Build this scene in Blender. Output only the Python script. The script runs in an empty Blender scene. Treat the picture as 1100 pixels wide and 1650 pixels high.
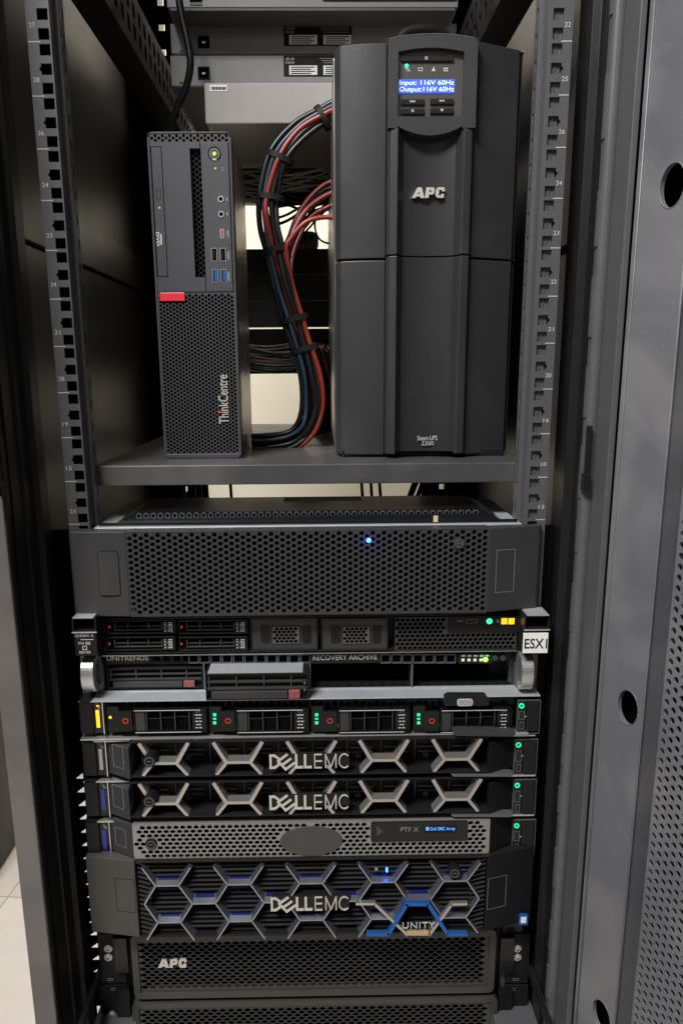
import bpy, math, random
from mathutils import Vector, Matrix
random.seed(7)
C = bpy.context.scene.collection
MM = 0.001
# ------------------------------------------------------------------ camera
CAM = (12.2, -788.9, 156.6); PITCH, YAW, ROLL = .2274, .0146, -.0071
FPX, SHX, SHY = 1248.5, -15.5, 54.9          # focal length and lens shift for a 1100 x 1650 frame
_f = Vector((math.sin(YAW)*math.cos(PITCH), math.cos(YAW)*math.cos(PITCH), -math.sin(PITCH)))
_r0 = Vector((math.cos(YAW), -math.sin(YAW), 0)); _u0 = _r0.cross(_f)
_r = _r0*math.cos(ROLL)+_u0*math.sin(ROLL); _u = -_r0*math.sin(ROLL)+_u0*math.cos(ROLL)
cd = bpy.data.cameras.new('camera'); cam = bpy.data.objects.new('camera', cd); C.objects.link(cam)
m = Matrix((( _r.x, _u.x, -_f.x, CAM[0]*MM), (_r.y, _u.y, -_f.y, CAM[1]*MM), (_r.z, _u.z, -_f.z, CAM[2]*MM), (0,0,0,1)))
cam.matrix_world = m
cd.sensor_fit = 'VERTICAL'; cd.sensor_height = 36; cd.sensor_width = 24
cd.lens = FPX/1650*36; cd.shift_x = -SHX/1650; cd.shift_y = SHY/1650
cd.clip_start = .02; cd.clip_end = 60
sc = bpy.context.scene; sc.camera = cam
# ------------------------------------------------------------------ world, lights, exposure
w = bpy.data.worlds.new('World'); sc.world = w; w.use_nodes = True
w.node_tree.nodes['Background'].inputs[0].default_value = (.80, .84, .9, 1)
w.node_tree.nodes['Background'].inputs[1].default_value = .02
sc.view_settings.view_transform = 'Standard'; sc.view_settings.look = 'None'
sc.view_settings.exposure = 0; sc.view_settings.gamma = 1; sc.view_settings.use_curve_mapping = False
def area(name, loc, target, sx, sy, power, col=(1, 1, 1)):
    l = bpy.data.lights.new(name, 'AREA'); l.shape = 'RECTANGLE'; l.size = sx; l.size_y = sy; l.energy = power; l.color = col
    o = bpy.data.objects.new(name, l); C.objects.link(o); o.location = loc
    o.rotation_euler = (Vector(target)-Vector(loc)).to_track_quat('-Z', 'Y').to_euler(); return o
area('ceiling_light_aisle', (-.8, -1.3, 1.95), (-.25, -.5, 0), .9, .5, 118, (1, .985, .96))
area('fill_light_near', (.1, -2.3, 1.2), (0, 0, .0), 1.2, .5, 3, (1, .98, .95))  # weak fill light added in front of the rack, not a ceiling lamp
area('ceiling_light_rear', (0, 1.55, 1.35), (0, 2.0, .2), 2.2, .4, 15, (1, .93, .82))
area('fill_light_behind', (0, 1.25, 1.7), (0, .75, -.3), 1.2, .4, 34, (1, .93, .84))  # added lamp, brightens undersides and wires from behind the rack
area('ceiling_light_left', (-1.5, .6, 1.75), (-1.5, .6, 0), .7, 1.6, 22, (1, .95, .88))

# ------------------------------------------------------------------ helpers
def inv(px, py, Y):
    a = (px-550-SHX)/FPX; b = -(py-825-SHY)/FPX
    d = _f+_r*a+_u*b
    t = (Y-CAM[1])/d.y
    return CAM[0]+d.x*t, CAM[2]+d.z*t
def P3(px, py, Y):
    x, z = inv(px, py, Y); return (x, Y, z)
def R(a, b, c, d, Y):
    """rectangle on the plane y=Y"""
    mx, my = (a+c)/2, (b+d)/2
    return inv(a, my, Y)[0], inv(c, my, Y)[0], inv(mx, d, Y)[1], inv(mx, b, Y)[1]

def mat(name, col, rough=.5, metal=0, var=.12, nscale=60, bump=.0, bscale=400, emit=None, es=0, spec=.5, dust=0, rvar=.1, coat=0):
    m = bpy.data.materials.new(name); m.use_nodes = True; nt = m.node_tree; N = nt.nodes; L = nt.links
    b = N['Principled BSDF']; b.inputs['Roughness'].default_value = rough; b.inputs['Metallic'].default_value = metal
    b.inputs['Specular IOR Level'].default_value = spec; b.inputs['Coat Weight'].default_value = coat
    tc = N.new('ShaderNodeTexCoord'); n = N.new('ShaderNodeTexNoise'); n.inputs['Scale'].default_value = nscale; n.inputs['Detail'].default_value = 6
    L.new(tc.outputs['Object'], n.inputs['Vector'])
    mx = N.new('ShaderNodeMix'); mx.data_type = 'RGBA'
    mx.inputs[6].default_value = (*[c*(1-var) for c in col], 1); mx.inputs[7].default_value = (*[min(1, c*(1+var)) for c in col], 1)
    L.new(n.outputs['Fac'], mx.inputs[0]); out = mx.outputs[2]
    if dust:
        n3 = N.new('ShaderNodeTexNoise'); n3.inputs['Scale'].default_value = 420; n3.inputs['Detail'].default_value = 3
        n4 = N.new('ShaderNodeTexNoise'); n4.inputs['Scale'].default_value = 6; n4.inputs['Distortion'].default_value = 1.2; n4.inputs['Detail'].default_value = 5
        L.new(tc.outputs['Object'], n3.inputs['Vector']); L.new(tc.outputs['Object'], n4.inputs['Vector'])
        r1 = N.new('ShaderNodeMapRange'); r1.inputs[1].default_value = .62; r1.inputs[2].default_value = .74; L.new(n3.outputs['Fac'], r1.inputs[0])
        r2 = N.new('ShaderNodeMapRange'); r2.inputs[1].default_value = .46; r2.inputs[2].default_value = .72; L.new(n4.outputs['Fac'], r2.inputs[0])
        ad = N.new('ShaderNodeMath'); ad.operation = 'MULTIPLY'; L.new(r1.outputs[0], ad.inputs[0]); ad.inputs[1].default_value = .18
        a2 = N.new('ShaderNodeMath'); a2.operation = 'ADD'; L.new(ad.outputs[0], a2.inputs[0])
        a3 = N.new('ShaderNodeMath'); a3.operation = 'MULTIPLY'; L.new(r2.outputs[0], a3.inputs[0]); a3.inputs[1].default_value = .34; L.new(a3.outputs[0], a2.inputs[1])
        a4 = N.new('ShaderNodeMath'); a4.operation = 'MULTIPLY'; a4.inputs[1].default_value = dust; L.new(a2.outputs[0], a4.inputs[0])
        m2 = N.new('ShaderNodeMix'); m2.data_type = 'RGBA'; L.new(a4.outputs[0], m2.inputs[0]); L.new(out, m2.inputs[6]); m2.inputs[7].default_value = (.36, .34, .32, 1); out = m2.outputs[2]
    L.new(out, b.inputs['Base Color'])
    rr = N.new('ShaderNodeMapRange'); rr.inputs[3].default_value = max(.03, rough-rvar); rr.inputs[4].default_value = min(1, rough+rvar)
    n2 = N.new('ShaderNodeTexNoise'); n2.inputs['Scale'].default_value = nscale*.4; n2.inputs['Detail'].default_value = 4; L.new(tc.outputs['Object'], n2.inputs['Vector'])
    L.new(n2.outputs['Fac'], rr.inputs[0]); L.new(rr.outputs[0], b.inputs['Roughness'])
    if bump:
        nb = N.new('ShaderNodeTexNoise'); nb.inputs['Scale'].default_value = bscale; L.new(tc.outputs['Object'], nb.inputs['Vector'])
        bp = N.new('ShaderNodeBump'); bp.inputs['Strength'].default_value = bump; bp.inputs['Distance'].default_value = .0004
        L.new(nb.outputs['Fac'], bp.inputs['Height']); L.new(bp.outputs[0], b.inputs['Normal'])
    if emit: b.inputs['Emission Color'].default_value = (*emit, 1); b.inputs['Emission Strength'].default_value = es
    return m
M = dict(
 rail=mat('grey_powder_paint', (.07, .07, .075), .42, spec=.4, bump=.25, bscale=900),
 frame=mat('frame_black_paint', (.010, .010, .011), .40, spec=.25, bump=.2, bscale=700),
 post=mat('post_grey_paint', (.085, .078, .074), .45, bump=.25, bscale=800, dust=.4),
 door=mat('door_grey_paint', (.105, .107, .12), .36, bump=.35, bscale=900, dust=.75, nscale=14, var=.2),
 panel=mat('side_panel_paint', (.058, .051, .046), .40, spec=.5, bump=.1, bscale=500, rvar=.05),
 shelf=mat('shelf_paint', (.05, .05, .052), .34, spec=.4, bump=.3, bscale=900, dust=.4),
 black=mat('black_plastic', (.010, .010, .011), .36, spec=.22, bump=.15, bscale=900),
 deep=mat('dark_interior', (.004, .004, .004), .9, spec=0),
 gloss=mat('glossy_black', (.006, .006, .007), .18, spec=.4),
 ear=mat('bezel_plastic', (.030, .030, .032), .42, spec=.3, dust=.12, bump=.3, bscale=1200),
 pc=mat('computer_plastic', (.046, .046, .052), .46, spec=.35, bump=.25, bscale=1400),
 pcm=mat('computer_mesh_plastic', (.044, .044, .048), .38, spec=.4, bump=.1),
 pcside=mat('computer_steel_side', (.55, .5, .45), .3, 1, var=.05),
 ups=mat('ups_plastic', (.029, .029, .031), .40, spec=.3, bump=.35, bscale=1600, nscale=12, dust=.12),
 upsd=mat('ups_dark_plastic', (.022, .022, .024), .38, spec=.3, bump=.3, bscale=1400),
 upsside=mat('ups_side', (.5, .45, .40), .32, 1, var=.05),
 upspan=mat('ups_panel', (.045, .043, .042), .4),
 bez_lit=mat('lit_bezel_plastic', (.052, .049, .046), .42, spec=.3, dust=.12, bump=.3, bscale=1200),  # lighter copy of the bezel plastic for a lit left end
 grille=mat('grille_paint', (.034, .034, .036), .32, spec=.4, bump=.1),
 apc=mat('mesh_bronze_grey', (.045, .042, .04), .38, .2, bump=.2),
 steel=mat('galvanised_steel', (.50, .52, .54), .36, .55, var=.2, nscale=25, bump=.2, bscale=60),
 dsteel=mat('dull_steel', (.14, .14, .145), .4, .6),
 silver=mat('silver_paint', (.52, .49, .47), .28, .85, nscale=40, var=.08),
 silverm=mat('silver_mesh', (.30, .285, .275), .34, .6),
 alum=mat('cast_aluminium', (.62, .62, .62), .3, .8),
 logo=mat('logo_silver', (.60, .57, .52), .3, .5),
 white=mat('white_print', (.75, .75, .75), .6),
 dim=mat('grey_print', (.42, .42, .42), .6),
 faint=mat('faint_print', (.2, .2, .2), .6),
 tapew=mat('label_paper', (.7, .7, .68), .6, nscale=90, var=.05),
 ink=mat('label_ink', (.008, .008, .008), .6, spec=.15),
 red=mat('red_plastic', (.62, .03, .05), .35),
 maroon=mat('maroon_plastic', (.20, .06, .06), .45),
 blue=mat('blue_plastic', (.01, .07, .24), .35),
 vxblue=mat('blue_enamel', (.02, .12, .42), .25, .5),
 vx=mat('dark_chrome', (.36, .37, .43), .27, .9, var=.15),
 vxb=mat('blue_chrome', (.012, .022, .14), .3, .6),
 slat=mat('slat_plastic', (.022, .022, .024), .22),
 gold=mat('tan_enamel', (.5, .36, .2), .35, .3),
 switch=mat('switch_grey', (.18, .18, .185), .42, .1, bump=.1),
 switchd=mat('switch_underside_shade', (.07, .07, .068), .5),  # darker copy of the switch grey, underside shade put into the colour
 whitebox=mat('off_white_paint', (.25, .235, .22), .5),
 cblack=mat('cable_black', (.006, .006, .007), .36, spec=.35),
 cred=mat('cable_red', (.17, .016, .008), .4),
 cdred=mat('cable_dark_red', (.10, .010, .007), .4),
 cblue=mat('cable_blue', (.008, .028, .055), .4),
 cgrey=mat('cable_grey', (.3, .3, .32), .4),
 cwhite=mat('cable_white', (.62, .6, .55), .4),
 cgreen=mat('cable_green', (.02, .12, .06), .4),
 wall=mat('wall_paint', (.60, .565, .475), .8, var=.03, nscale=4),
 rubber=mat('rubber', (.006, .006, .006), .6, spec=.2),
 tan=mat('tan_sticker', (.5, .42, .25), .5),
 led_g=mat('led_green', (.0, .3, .12), .3, emit=(.03, .9, .32), es=2.2),
 led_gr=mat('led_ring_green', (.0, .3, .15), .3, emit=(.03, .75, .35), es=1.0),
 led_lime=mat('led_lime', (.2, .4, 0), .3, emit=(.15, 1, .05), es=7),
 led_y=mat('led_yellow_green', (.3, .4, 0), .3, emit=(.45, .6, .12), es=.6),
 led_a=mat('led_amber', (.5, .25, 0), .3, emit=(1, .52, .02), es=1.3),
 led_b=mat('led_blue', (.0, .1, .6), .3, emit=(.02, .07, 1), es=16),
 led_bl=mat('led_blue_soft', (.01, .02, .14), .3, emit=(.05, .08, .6), es=.14),
 led_w=mat('led_pale', (.4, .4, .3), .3, emit=(.7, .75, .5), es=.6),
 led_r=mat('led_red', (.3, .02, .02), .3, emit=(.7, .05, .03), es=.5),
 lcd=mat('lcd_blue', (.02, .04, .4), .3, emit=(.06, .14, .80), es=.8, var=.02),
 lcdt=mat('lcd_text', (.5, .6, 1), .3, emit=(.42, .62, 1), es=1.0),
 tblue=mat('screen_text_blue', (.1, .3, .8), .3, emit=(.08, .3, .9), es=.9),
)
# ---------- mesh collector, all in millimetres
class MB:
    def __init__(s): s.v = []; s.f = []
    def add(s, vs, fs):
        k = len(s.v); s.v += [tuple(v) for v in vs]; s.f += [tuple(i+k for i in f) for f in fs]; return s
    def box(s, x0, x1, y0, y1, z0, z1):
        if x0 > x1: x0, x1 = x1, x0
        if z0 > z1: z0, z1 = z1, z0
        if y0 > y1: y0, y1 = y1, y0
        return s.add([(x0,y0,z0),(x1,y0,z0),(x1,y1,z0),(x0,y1,z0),(x0,y0,z1),(x1,y0,z1),(x1,y1,z1),(x0,y1,z1)],
              [(0,3,2,1),(4,5,6,7),(0,1,5,4),(1,2,6,5),(2,3,7,6),(3,0,4,7)])
    def prect(s, r, y0, y1): return s.box(r[0], r[1], y0, y1, r[2], r[3])
    def prism(s, pts, y0, y1):
        """outline in x,z (any winding) pushed from y0 (front) to y1"""
        a = sum(p[0]*q[1]-q[0]*p[1] for p, q in zip(pts, pts[1:]+pts[:1]))
        if a < 0: pts = pts[::-1]
        n = len(pts)
        return s.add([(p[0], y0, p[1]) for p in pts]+[(p[0], y1, p[1]) for p in pts],
              [tuple(range(n)), tuple(range(2*n-1, n-1, -1))]+[(i, i+n, (i+1) % n+n, (i+1) % n) for i in range(n)])
    def vprism(s, pts, z0, z1):
        """plan outline in x,y pushed from z0 to z1"""
        a = sum(p[0]*q[1]-q[0]*p[1] for p, q in zip(pts, pts[1:]+pts[:1]))
        if a < 0: pts = pts[::-1]
        n = len(pts)
        return s.add([(p[0], p[1], z0) for p in pts]+[(p[0], p[1], z1) for p in pts],
              [tuple(range(n-1, -1, -1)), tuple(range(n, 2*n))]+[(i, (i+1) % n, (i+1) % n+n, i+n) for i in range(n)])
    def cyl(s, x, z, r, y0, y1, n=20, rz=None):
        rz = rz or r
        return s.prism([(x+r*math.cos(2*math.pi*i/n), z+rz*math.sin(2*math.pi*i/n)) for i in range(n)], y0, y1)
    def dome(s, x, z, r, y, h, n=16):
        vs = []; k = 4
        for j in range(k):
            a = math.pi/2*j/k
            vs += [(x+r*math.cos(a)*math.cos(2*math.pi*i/n), y-h*math.sin(a), z+r*math.cos(a)*math.sin(2*math.pi*i/n)) for i in range(n)]
        vs.append((x, y-h, z))
        fs = [(j*n+i, j*n+(i+1) % n, (j+1)*n+(i+1) % n, (j+1)*n+i) for j in range(k-1) for i in range(n)]
        fs += [((k-1)*n+i, (k-1)*n+(i+1) % n, k*n) for i in range(n)]
        return s.add(vs, fs)
    def ring(s, x, z, r0, r1, y0, y1, n=24):
        c = [(math.cos(2*math.pi*i/n), math.sin(2*math.pi*i/n)) for i in range(n)]
        vs = [(x+r*a, y, z+r*b) for (r, y) in ((r1, y1), (r1, y0), (r0, y0), (r0, y1)) for a, b in c]
        return s.add(vs, [(k*n+i, k*n+(i+1) % n, ((k+1) % 4)*n+(i+1) % n, ((k+1) % 4)*n+i) for k in range(3) for i in range(n)])
    def frame(s, r, t, y0, y1):
        x0, x1, z0, z1 = r
        s.box(x0, x1, y0, y1, z0, z0+t); s.box(x0, x1, y0, y1, z1-t, z1)
        s.box(x0, x0+t, y0, y1, z0+t, z1-t); s.box(x1-t, x1, y0, y1, z0+t, z1-t); return s
    def strip(s, p, q, w, y0, y1):
        dx, dz = q[0]-p[0], q[1]-p[1]; l = math.hypot(dx, dz) or 1; a, b = -dz/l*w/2, dx/l*w/2
        return s.prism([(p[0]+a, p[1]+b), (q[0]+a, q[1]+b), (q[0]-a, q[1]-b), (p[0]-a, p[1]-b)], y0, y1)
    def tube(s, pts, r, n=8, smooth=True):
        P = [Vector(p) for p in pts]
        if smooth and len(P) > 2:
            Q = []
            E = [P[0]*2-P[1]]+P+[P[-1]*2-P[-2]]
            for i in range(1, len(E)-2):
                a, b, c, d = E[i-1:i+3]
                for k in range(6):
                    t = k/6
                    Q.append(.5*((2*b)+(c-a)*t+(2*a-5*b+4*c-d)*t*t+(3*b-a-3*c+d)*t**3))
            Q.append(P[-1]); P = Q
        nrm = None; vs = []
        for i, p in enumerate(P):
            t = (P[min(i+1, len(P)-1)]-P[max(i-1, 0)]).normalized()
            if nrm is None: nrm = t.orthogonal().normalized()
            nrm = (nrm-t*nrm.dot(t)).normalized(); bn = t.cross(nrm)
            vs += [p+(nrm*math.cos(2*math.pi*k/n)+bn*math.sin(2*math.pi*k/n))*r for k in range(n)]
        fs = [(i*n+k, i*n+(k+1) % n, (i+1)*n+(k+1) % n, (i+1)*n+k) for i in range(len(P)-1) for k in range(n)]
        fs += [tuple(range(n-1, -1, -1)), tuple(range((len(P)-1)*n, len(P)*n))]
        return s.add(vs, fs)
    def grid(s, us, vs, hole, w0, w1, mp):
        """plate with rectangular holes; mp maps (u,v,w) to x,y,z"""
        for i in range(len(us)-1):
            for j in range(len(vs)-1):
                if hole(i, j):
                    u0, u1, v0, v1 = us[i], us[i+1], vs[j], vs[j+1]
                    q = [(u0,v0),(u1,v0),(u1,v1),(u0,v1)]
                    s.add([mp(a,b,w0) for a,b in q]+[mp(a,b,w1) for a,b in q], [(k,(k+1)%4,(k+1)%4+4,k+4) for k in range(4)])
                else:
                    for wv in (w0, w1):
                        s.add([mp(us[i],vs[j],wv), mp(us[i+1],vs[j],wv), mp(us[i+1],vs[j+1],wv), mp(us[i],vs[j+1],wv)], [(0,1,2,3)])
        u0, u1, v0, v1 = us[0], us[-1], vs[0], vs[-1]; q = [(u0,v0),(u1,v0),(u1,v1),(u0,v1)]
        return s.add([mp(a,b,w0) for a,b in q]+[mp(a,b,w1) for a,b in q], [(k,(k+1)%4,(k+1)%4+4,k+4) for k in range(4)])
    def hexmesh(s, r, p, rz, hr, y0, y1, n=12, vert=False, inside=None, mp=None, c=1/3, hexhole=False, lip=0, aspect=1):
        """perforated plate. p = pitch in a row, rz = row spacing, rows shifted by half."""
        x0, x1, z0, z1 = r
        mp = mp or (lambda u, v, wv: (u, wv, v))
        if vert: A0, A1, B0, B1 = z0, z1, x0, x1
        else: A0, A1, B0, B1 = x0, x1, z0, z1
        nb = max(1, round((B1-B0)/rz)); rz = (B1-B0)/(nb+.34); v1 = c*rz; v0 = rz-v1
        na = int((A1-A0)/p)+3
        def T(a, b, wv): return mp(b, a, wv) if vert else mp(a, b, wv)
        def clip(poly):
            for ax, lim, sg in ((0, A0, 1), (0, A1, -1), (1, B0, 1), (1, B1, -1)):
                out = []
                for i in range(len(poly)):
                    P_, Q_ = poly[i], poly[(i+1) % len(poly)]
                    dp, dq = (P_[ax]-lim)*sg, (Q_[ax]-lim)*sg
                    if dp >= 0: out.append(P_)
                    if (dp >= 0) != (dq >= 0):
                        t = dp/(dp-dq); out.append((P_[0]+(Q_[0]-P_[0])*t, P_[1]+(Q_[1]-P_[1])*t))
                poly = out
                if not poly: return []
            return poly
        for j in range(-1, nb+2):
            b = B0+rz*(.67+j)
            for i in range(-1, na+1):
                a = A0+p*i+(p/2 if j % 2 else 0)
                cell = [(a+p/2, b-v1), (a+p/2, b+v1), (a, b+v0), (a-p/2, b+v1), (a-p/2, b-v1), (a, b-v0)]
                ea = p/2*hr if hexhole else hr; eb = v0*hr if hexhole else hr*aspect
                full = A0+.3 < a-ea and a+ea < A1-.3 and B0+.3 < b-eb and b+eb < B1-.3
                ok = full and (inside is None or (inside(b, a) if vert else inside(a, b)))
                if not ok:
                    cc = clip(cell)
                    if len(cc) > 2: s.add([T(q[0], q[1], y0+.02) for q in cc], [tuple(range(len(cc)))])
                    continue
                if hexhole:
                    k = 6; ih = [(a+(q[0]-a)*hr, b+(q[1]-b)*hr) for q in cell]
                    fs = [(q, (q+1) % 6, 6+(q+1) % 6, 6+q) for q in range(6)]
                else:
                    k = 12; ih = []
                    for q in range(6):
                        t0 = math.atan2(cell[q][1]-b, cell[q][0]-a); t1 = math.atan2(cell[(q+1) % 6][1]-b, cell[(q+1) % 6][0]-a)
                        if t1 < t0: t1 += 2*math.pi
                        for t in (t0, (t0+t1)/2):
                            ih.append((a+(hr+lip)*math.cos(t), b+(hr+lip)*math.sin(t)*aspect))
                    fs = [(q, (q+1) % 6, 6+(2*q+2) % 12, 6+2*q+1, 6+2*q) for q in range(6)]
                cell = [(min(max(q[0], A0), A1), min(max(q[1], B0), B1)) for q in cell]
                vs = [T(q[0], q[1], y0) for q in cell]+[T(q[0], q[1], y0) for q in ih]+[T(*( (a+(q[0]-a)*hr/(hr+lip), b+(q[1]-b)*hr/(hr+lip)) if not hexhole else q), y1) for q in ih]
                fs += [(6+q, 6+(q+1) % k, 6+k+(q+1) % k, 6+k+q) for q in range(k)]
                s.add(vs, fs)
        return s
    def build(s, name, m, parent=None, bevel=0, smooth=False, **tags):
        root = parent
        while root is not None and root.parent is not None: root = root.parent
        if root is not None: o0 = Vector(root.location)/MM
        else:
            xs, ys, zs = zip(*s.v); o0 = Vector(((min(xs)+max(xs))/2, (min(ys)+max(ys))/2, min(zs)))
        me = bpy.data.meshes.new(name)
        me.from_pydata([((v[0]-o0.x)*MM, (v[1]-o0.y)*MM, (v[2]-o0.z)*MM) for v in s.v], [], s.f)
        me.materials.append(M[m] if isinstance(m, str) else m)
        if smooth: me.polygons.foreach_set('use_smooth', [True]*len(me.polygons))
        me.update()
        o = bpy.data.objects.new(name, me); C.objects.link(o)
        if parent is not None: o.parent = parent
        else: o.location = o0*MM
        if bevel:
            b = o.modifiers.new('bevel', 'BEVEL'); b.width = bevel*MM; b.segments = 2; b.limit_method = 'ANGLE'; b.angle_limit = math.radians(40)
        for k, v in tags.items(): o[k] = v
        return o
def thing(name, label, cat, loc, group=None):
    o = bpy.data.objects.new(name, None); C.objects.link(o); o.location = Vector(loc)*MM; o.empty_display_size = .02
    o['label'] = label; o['category'] = cat
    if group: o['group'] = group
    return o
def tag(o, label, cat, group=None):
    o['label'] = label; o['category'] = cat
    if group: o['group'] = group
    return o
def text_mesh(strings, r, Y, depth, spacing=1, bold=0, shear=0, rot=0):
    """lettering fitted to the rectangle r on the plane y=Y, raised by depth; rot in quarter turns"""
    cu = bpy.data.curves.new('lettering', 'FONT'); cu.body = strings; cu.size = 1; cu.space_character = spacing
    cu.offset = bold; cu.extrude = .01; cu.shear = shear; cu.resolution_u = 3
    to = bpy.data.objects.new('lettering', cu); C.objects.link(to)
    dg = bpy.context.evaluated_depsgraph_get(); me = bpy.data.meshes.new_from_object(to.evaluated_get(dg))
    vs = [v.co.copy() for v in me.vertices]; fs = [tuple(p.vertices) for p in me.polygons]
    bpy.data.objects.remove(to); bpy.data.curves.remove(cu); bpy.data.meshes.remove(me)
    x0, x1 = min(v.x for v in vs), max(v.x for v in vs); y0, y1 = min(v.y for v in vs), max(v.y for v in vs)
    out = []
    for v in vs:
        a, b = (v.x-x0)/(x1-x0), (v.y-y0)/(y1-y0)
        if rot == 1: a, b = 1-b, a
        if rot == 3: a, b = b, 1-a
        out.append((r[0]+a*(r[1]-r[0]), Y-(depth if v.z > 0 else -.3), r[2]+b*(r[3]-r[2])))
    mb = MB(); mb.add(out, fs); return mb
def rrect(r, rad, n=4):
    x0, x1, z0, z1 = r; pts = []
    for cx, cz, a0 in ((x1-rad, z1-rad, 0), (x0+rad, z1-rad, 90), (x0+rad, z0+rad, 180), (x1-rad, z0+rad, 270)):
        for k in range(n+1):
            a = math.radians(a0+90*k/n); pts.append((cx+rad*math.cos(a), cz+rad*math.sin(a)))
    return pts
def grow(r, g): return (r[0]-g, r[1]+g, r[2]-g, r[3]+g)

# ================================================================== THE SETTING
FLOOR = -860
def floor_mat():
    m = mat('floor_tiles', (.62, .58, .52), .35, var=.05, nscale=3); nt = m.node_tree; N = nt.nodes; L = nt.links
    tc = N.new('ShaderNodeTexCoord'); br = N.new('ShaderNodeTexBrick'); br.offset = 0; br.inputs['Scale'].default_value = 1
    br.inputs['Brick Width'].default_value = .305; br.inputs['Row Height'].default_value = .305; br.inputs['Mortar Size'].default_value = .0012
    br.inputs['Color1'].default_value = (.60, .56, .50, 1); br.inputs['Color2'].default_value = (.54, .50, .45, 1); br.inputs['Mortar'].default_value = (.25, .22, .19, 1)
    mp = N.new('ShaderNodeMapping'); mp.inputs['Rotation'].default_value = (0, 0, .1); mp.inputs['Location'].default_value = (.03, .06, 0)
    L.new(tc.outputs['Object'], mp.inputs[0]); L.new(mp.outputs[0], br.inputs[0])
    n = N.new('ShaderNodeTexNoise'); n.inputs['Scale'].default_value = 25; n.inputs['Detail'].default_value = 8; L.new(tc.outputs['Object'], n.inputs[0])
    mx = N.new('ShaderNodeMix'); mx.data_type = 'RGBA'; mx.blend_type = 'MULTIPLY'; mx.inputs[0].default_value = .25
    L.new(br.outputs[0], mx.inputs[6]); L.new(n.outputs['Color'], mx.inputs[7]); L.new(mx.outputs[2], N['Principled BSDF'].inputs['Base Color'])
    return m
MB().add([(-4000,-3500,FLOOR),(4000,-3500,FLOOR),(4000,4000,FLOOR),(-4000,4000,FLOOR)], [(0,1,2,3)]).build('floor', floor_mat(), kind='structure')
MB().box(-4000, 4000, 2000, 2060, FLOOR, 2000).build('wall', 'wall', kind='structure')

# ================================================================== THE CABINET
U = 44.45
rack = thing('server_cabinet', 'open black server cabinet holding all of the stacked rack equipment', 'server rack', (0, 0, FLOOR))
# left front post
xa0, xa1 = inv(57, 1650, -90)[0], inv(92, 1650, -90)[0]
b = MB(); b.vprism([(xa0, -90), (xa1, -90), (xa1, -84), (xa0, -84)], FLOOR, 900)
fp = b.build('front_post', 'post', rack, bevel=1.2)
b = MB(); b.vprism([(xa0+1, -84), (xa1-1, -84), (xa1-1, -72), (xa1-4, -71), (xa1-4, -44), (xa1+3, -43), (xa1+3, -20), (xa1+9, -19), (xa1+9, 4), (xa0+1, 4)], FLOOR, 900)
b.build('shaded_post_channel', 'frame', fp, bevel=1)  # side of the same post in black, its shade put into the colour
b = MB()
for zc in (-700, -250, 60, 330, 560): b.box(xa1-1, xa1+1.2, -86, -76, zc-38, zc+38)
b.box(xa1-2.5, xa1+.6, -68, -44, FLOOR+60, 880)
b.build('door_gasket', 'frame', rack)
# inner dark skin of the left post with a row of square slots
b = MB(); zz = [-560]; 
while zz[-1] < 640: zz += [zz[-1]+48, zz[-1]+62]
b.grid([-8, 2, 12, 22], zz, lambda i, j: i == 1 and j % 2 == 1, xa1-12, xa1-11, lambda u, v, wv: (wv, u+6, v))
b.build('slotted_flange', 'frame', rack)
# right front post with ridge
X = lambda px, Y: inv(px, 825, Y)[0]
b = MB()
b.vprism([(X(905, 2), 2), (X(917, 2), 0), (X(918, 0)+1, -4), (X(933, -46), -46), (X(936, -47), -52), (X(938, -54)+2, -58), (X(938,-54)+40, -58), (X(938,-54)+40, 40), (X(905, 2), 40)], FLOOR, 900)
b.build('front_post', 'frame', rack, bevel=.8)
b = MB(); xr = X(944, -60); pts = []
for k in range(9):
    a = math.pi*(k/8); pts.append((xr-6*math.cos(a), -58-5*math.sin(a)))
b.vprism(pts+[(xr+22, -57), (xr+22, -52), (xr-6, -52)], FLOOR, 900)
zc = -780
while zc < 880:
    h = random.uniform(28, 60); b.box(xr-7.2-random.random()*.6, xr-5.5, -59, -54, zc, zc+h); zc += h+random.uniform(18, 45)
b.build('post_ridge', 'rail', rack)
b = MB(); b.box(X(972, -96), X(982, -96), -96, -58, FLOOR, 900); b.build('post_lip', 'rail', rack, bevel=1)
for (x, s_) in ((X(949, -64), 1),):
    b = MB(); r = R(943, 686, 950, 790, -66); b.box(r[0], r[0]+4, -68, -62, r[2], r[3]); b.box(r[0]-2, r[0]+4.5, -70, -62, r[2], r[2]+16); b.build('latch_strike', 'black', rack, bevel=.4)
r = R(14, 692, 33, 800, -92); b = MB(); b.box(xa1-1.5, xa1+.6, -92, -84, r[2], r[3]); b.box(xa1-1.5, xa1+1.8, -92, -84, r[2], r[2]+14); b.build('latch_strike', 'gloss', rack, bevel=.4)
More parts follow.
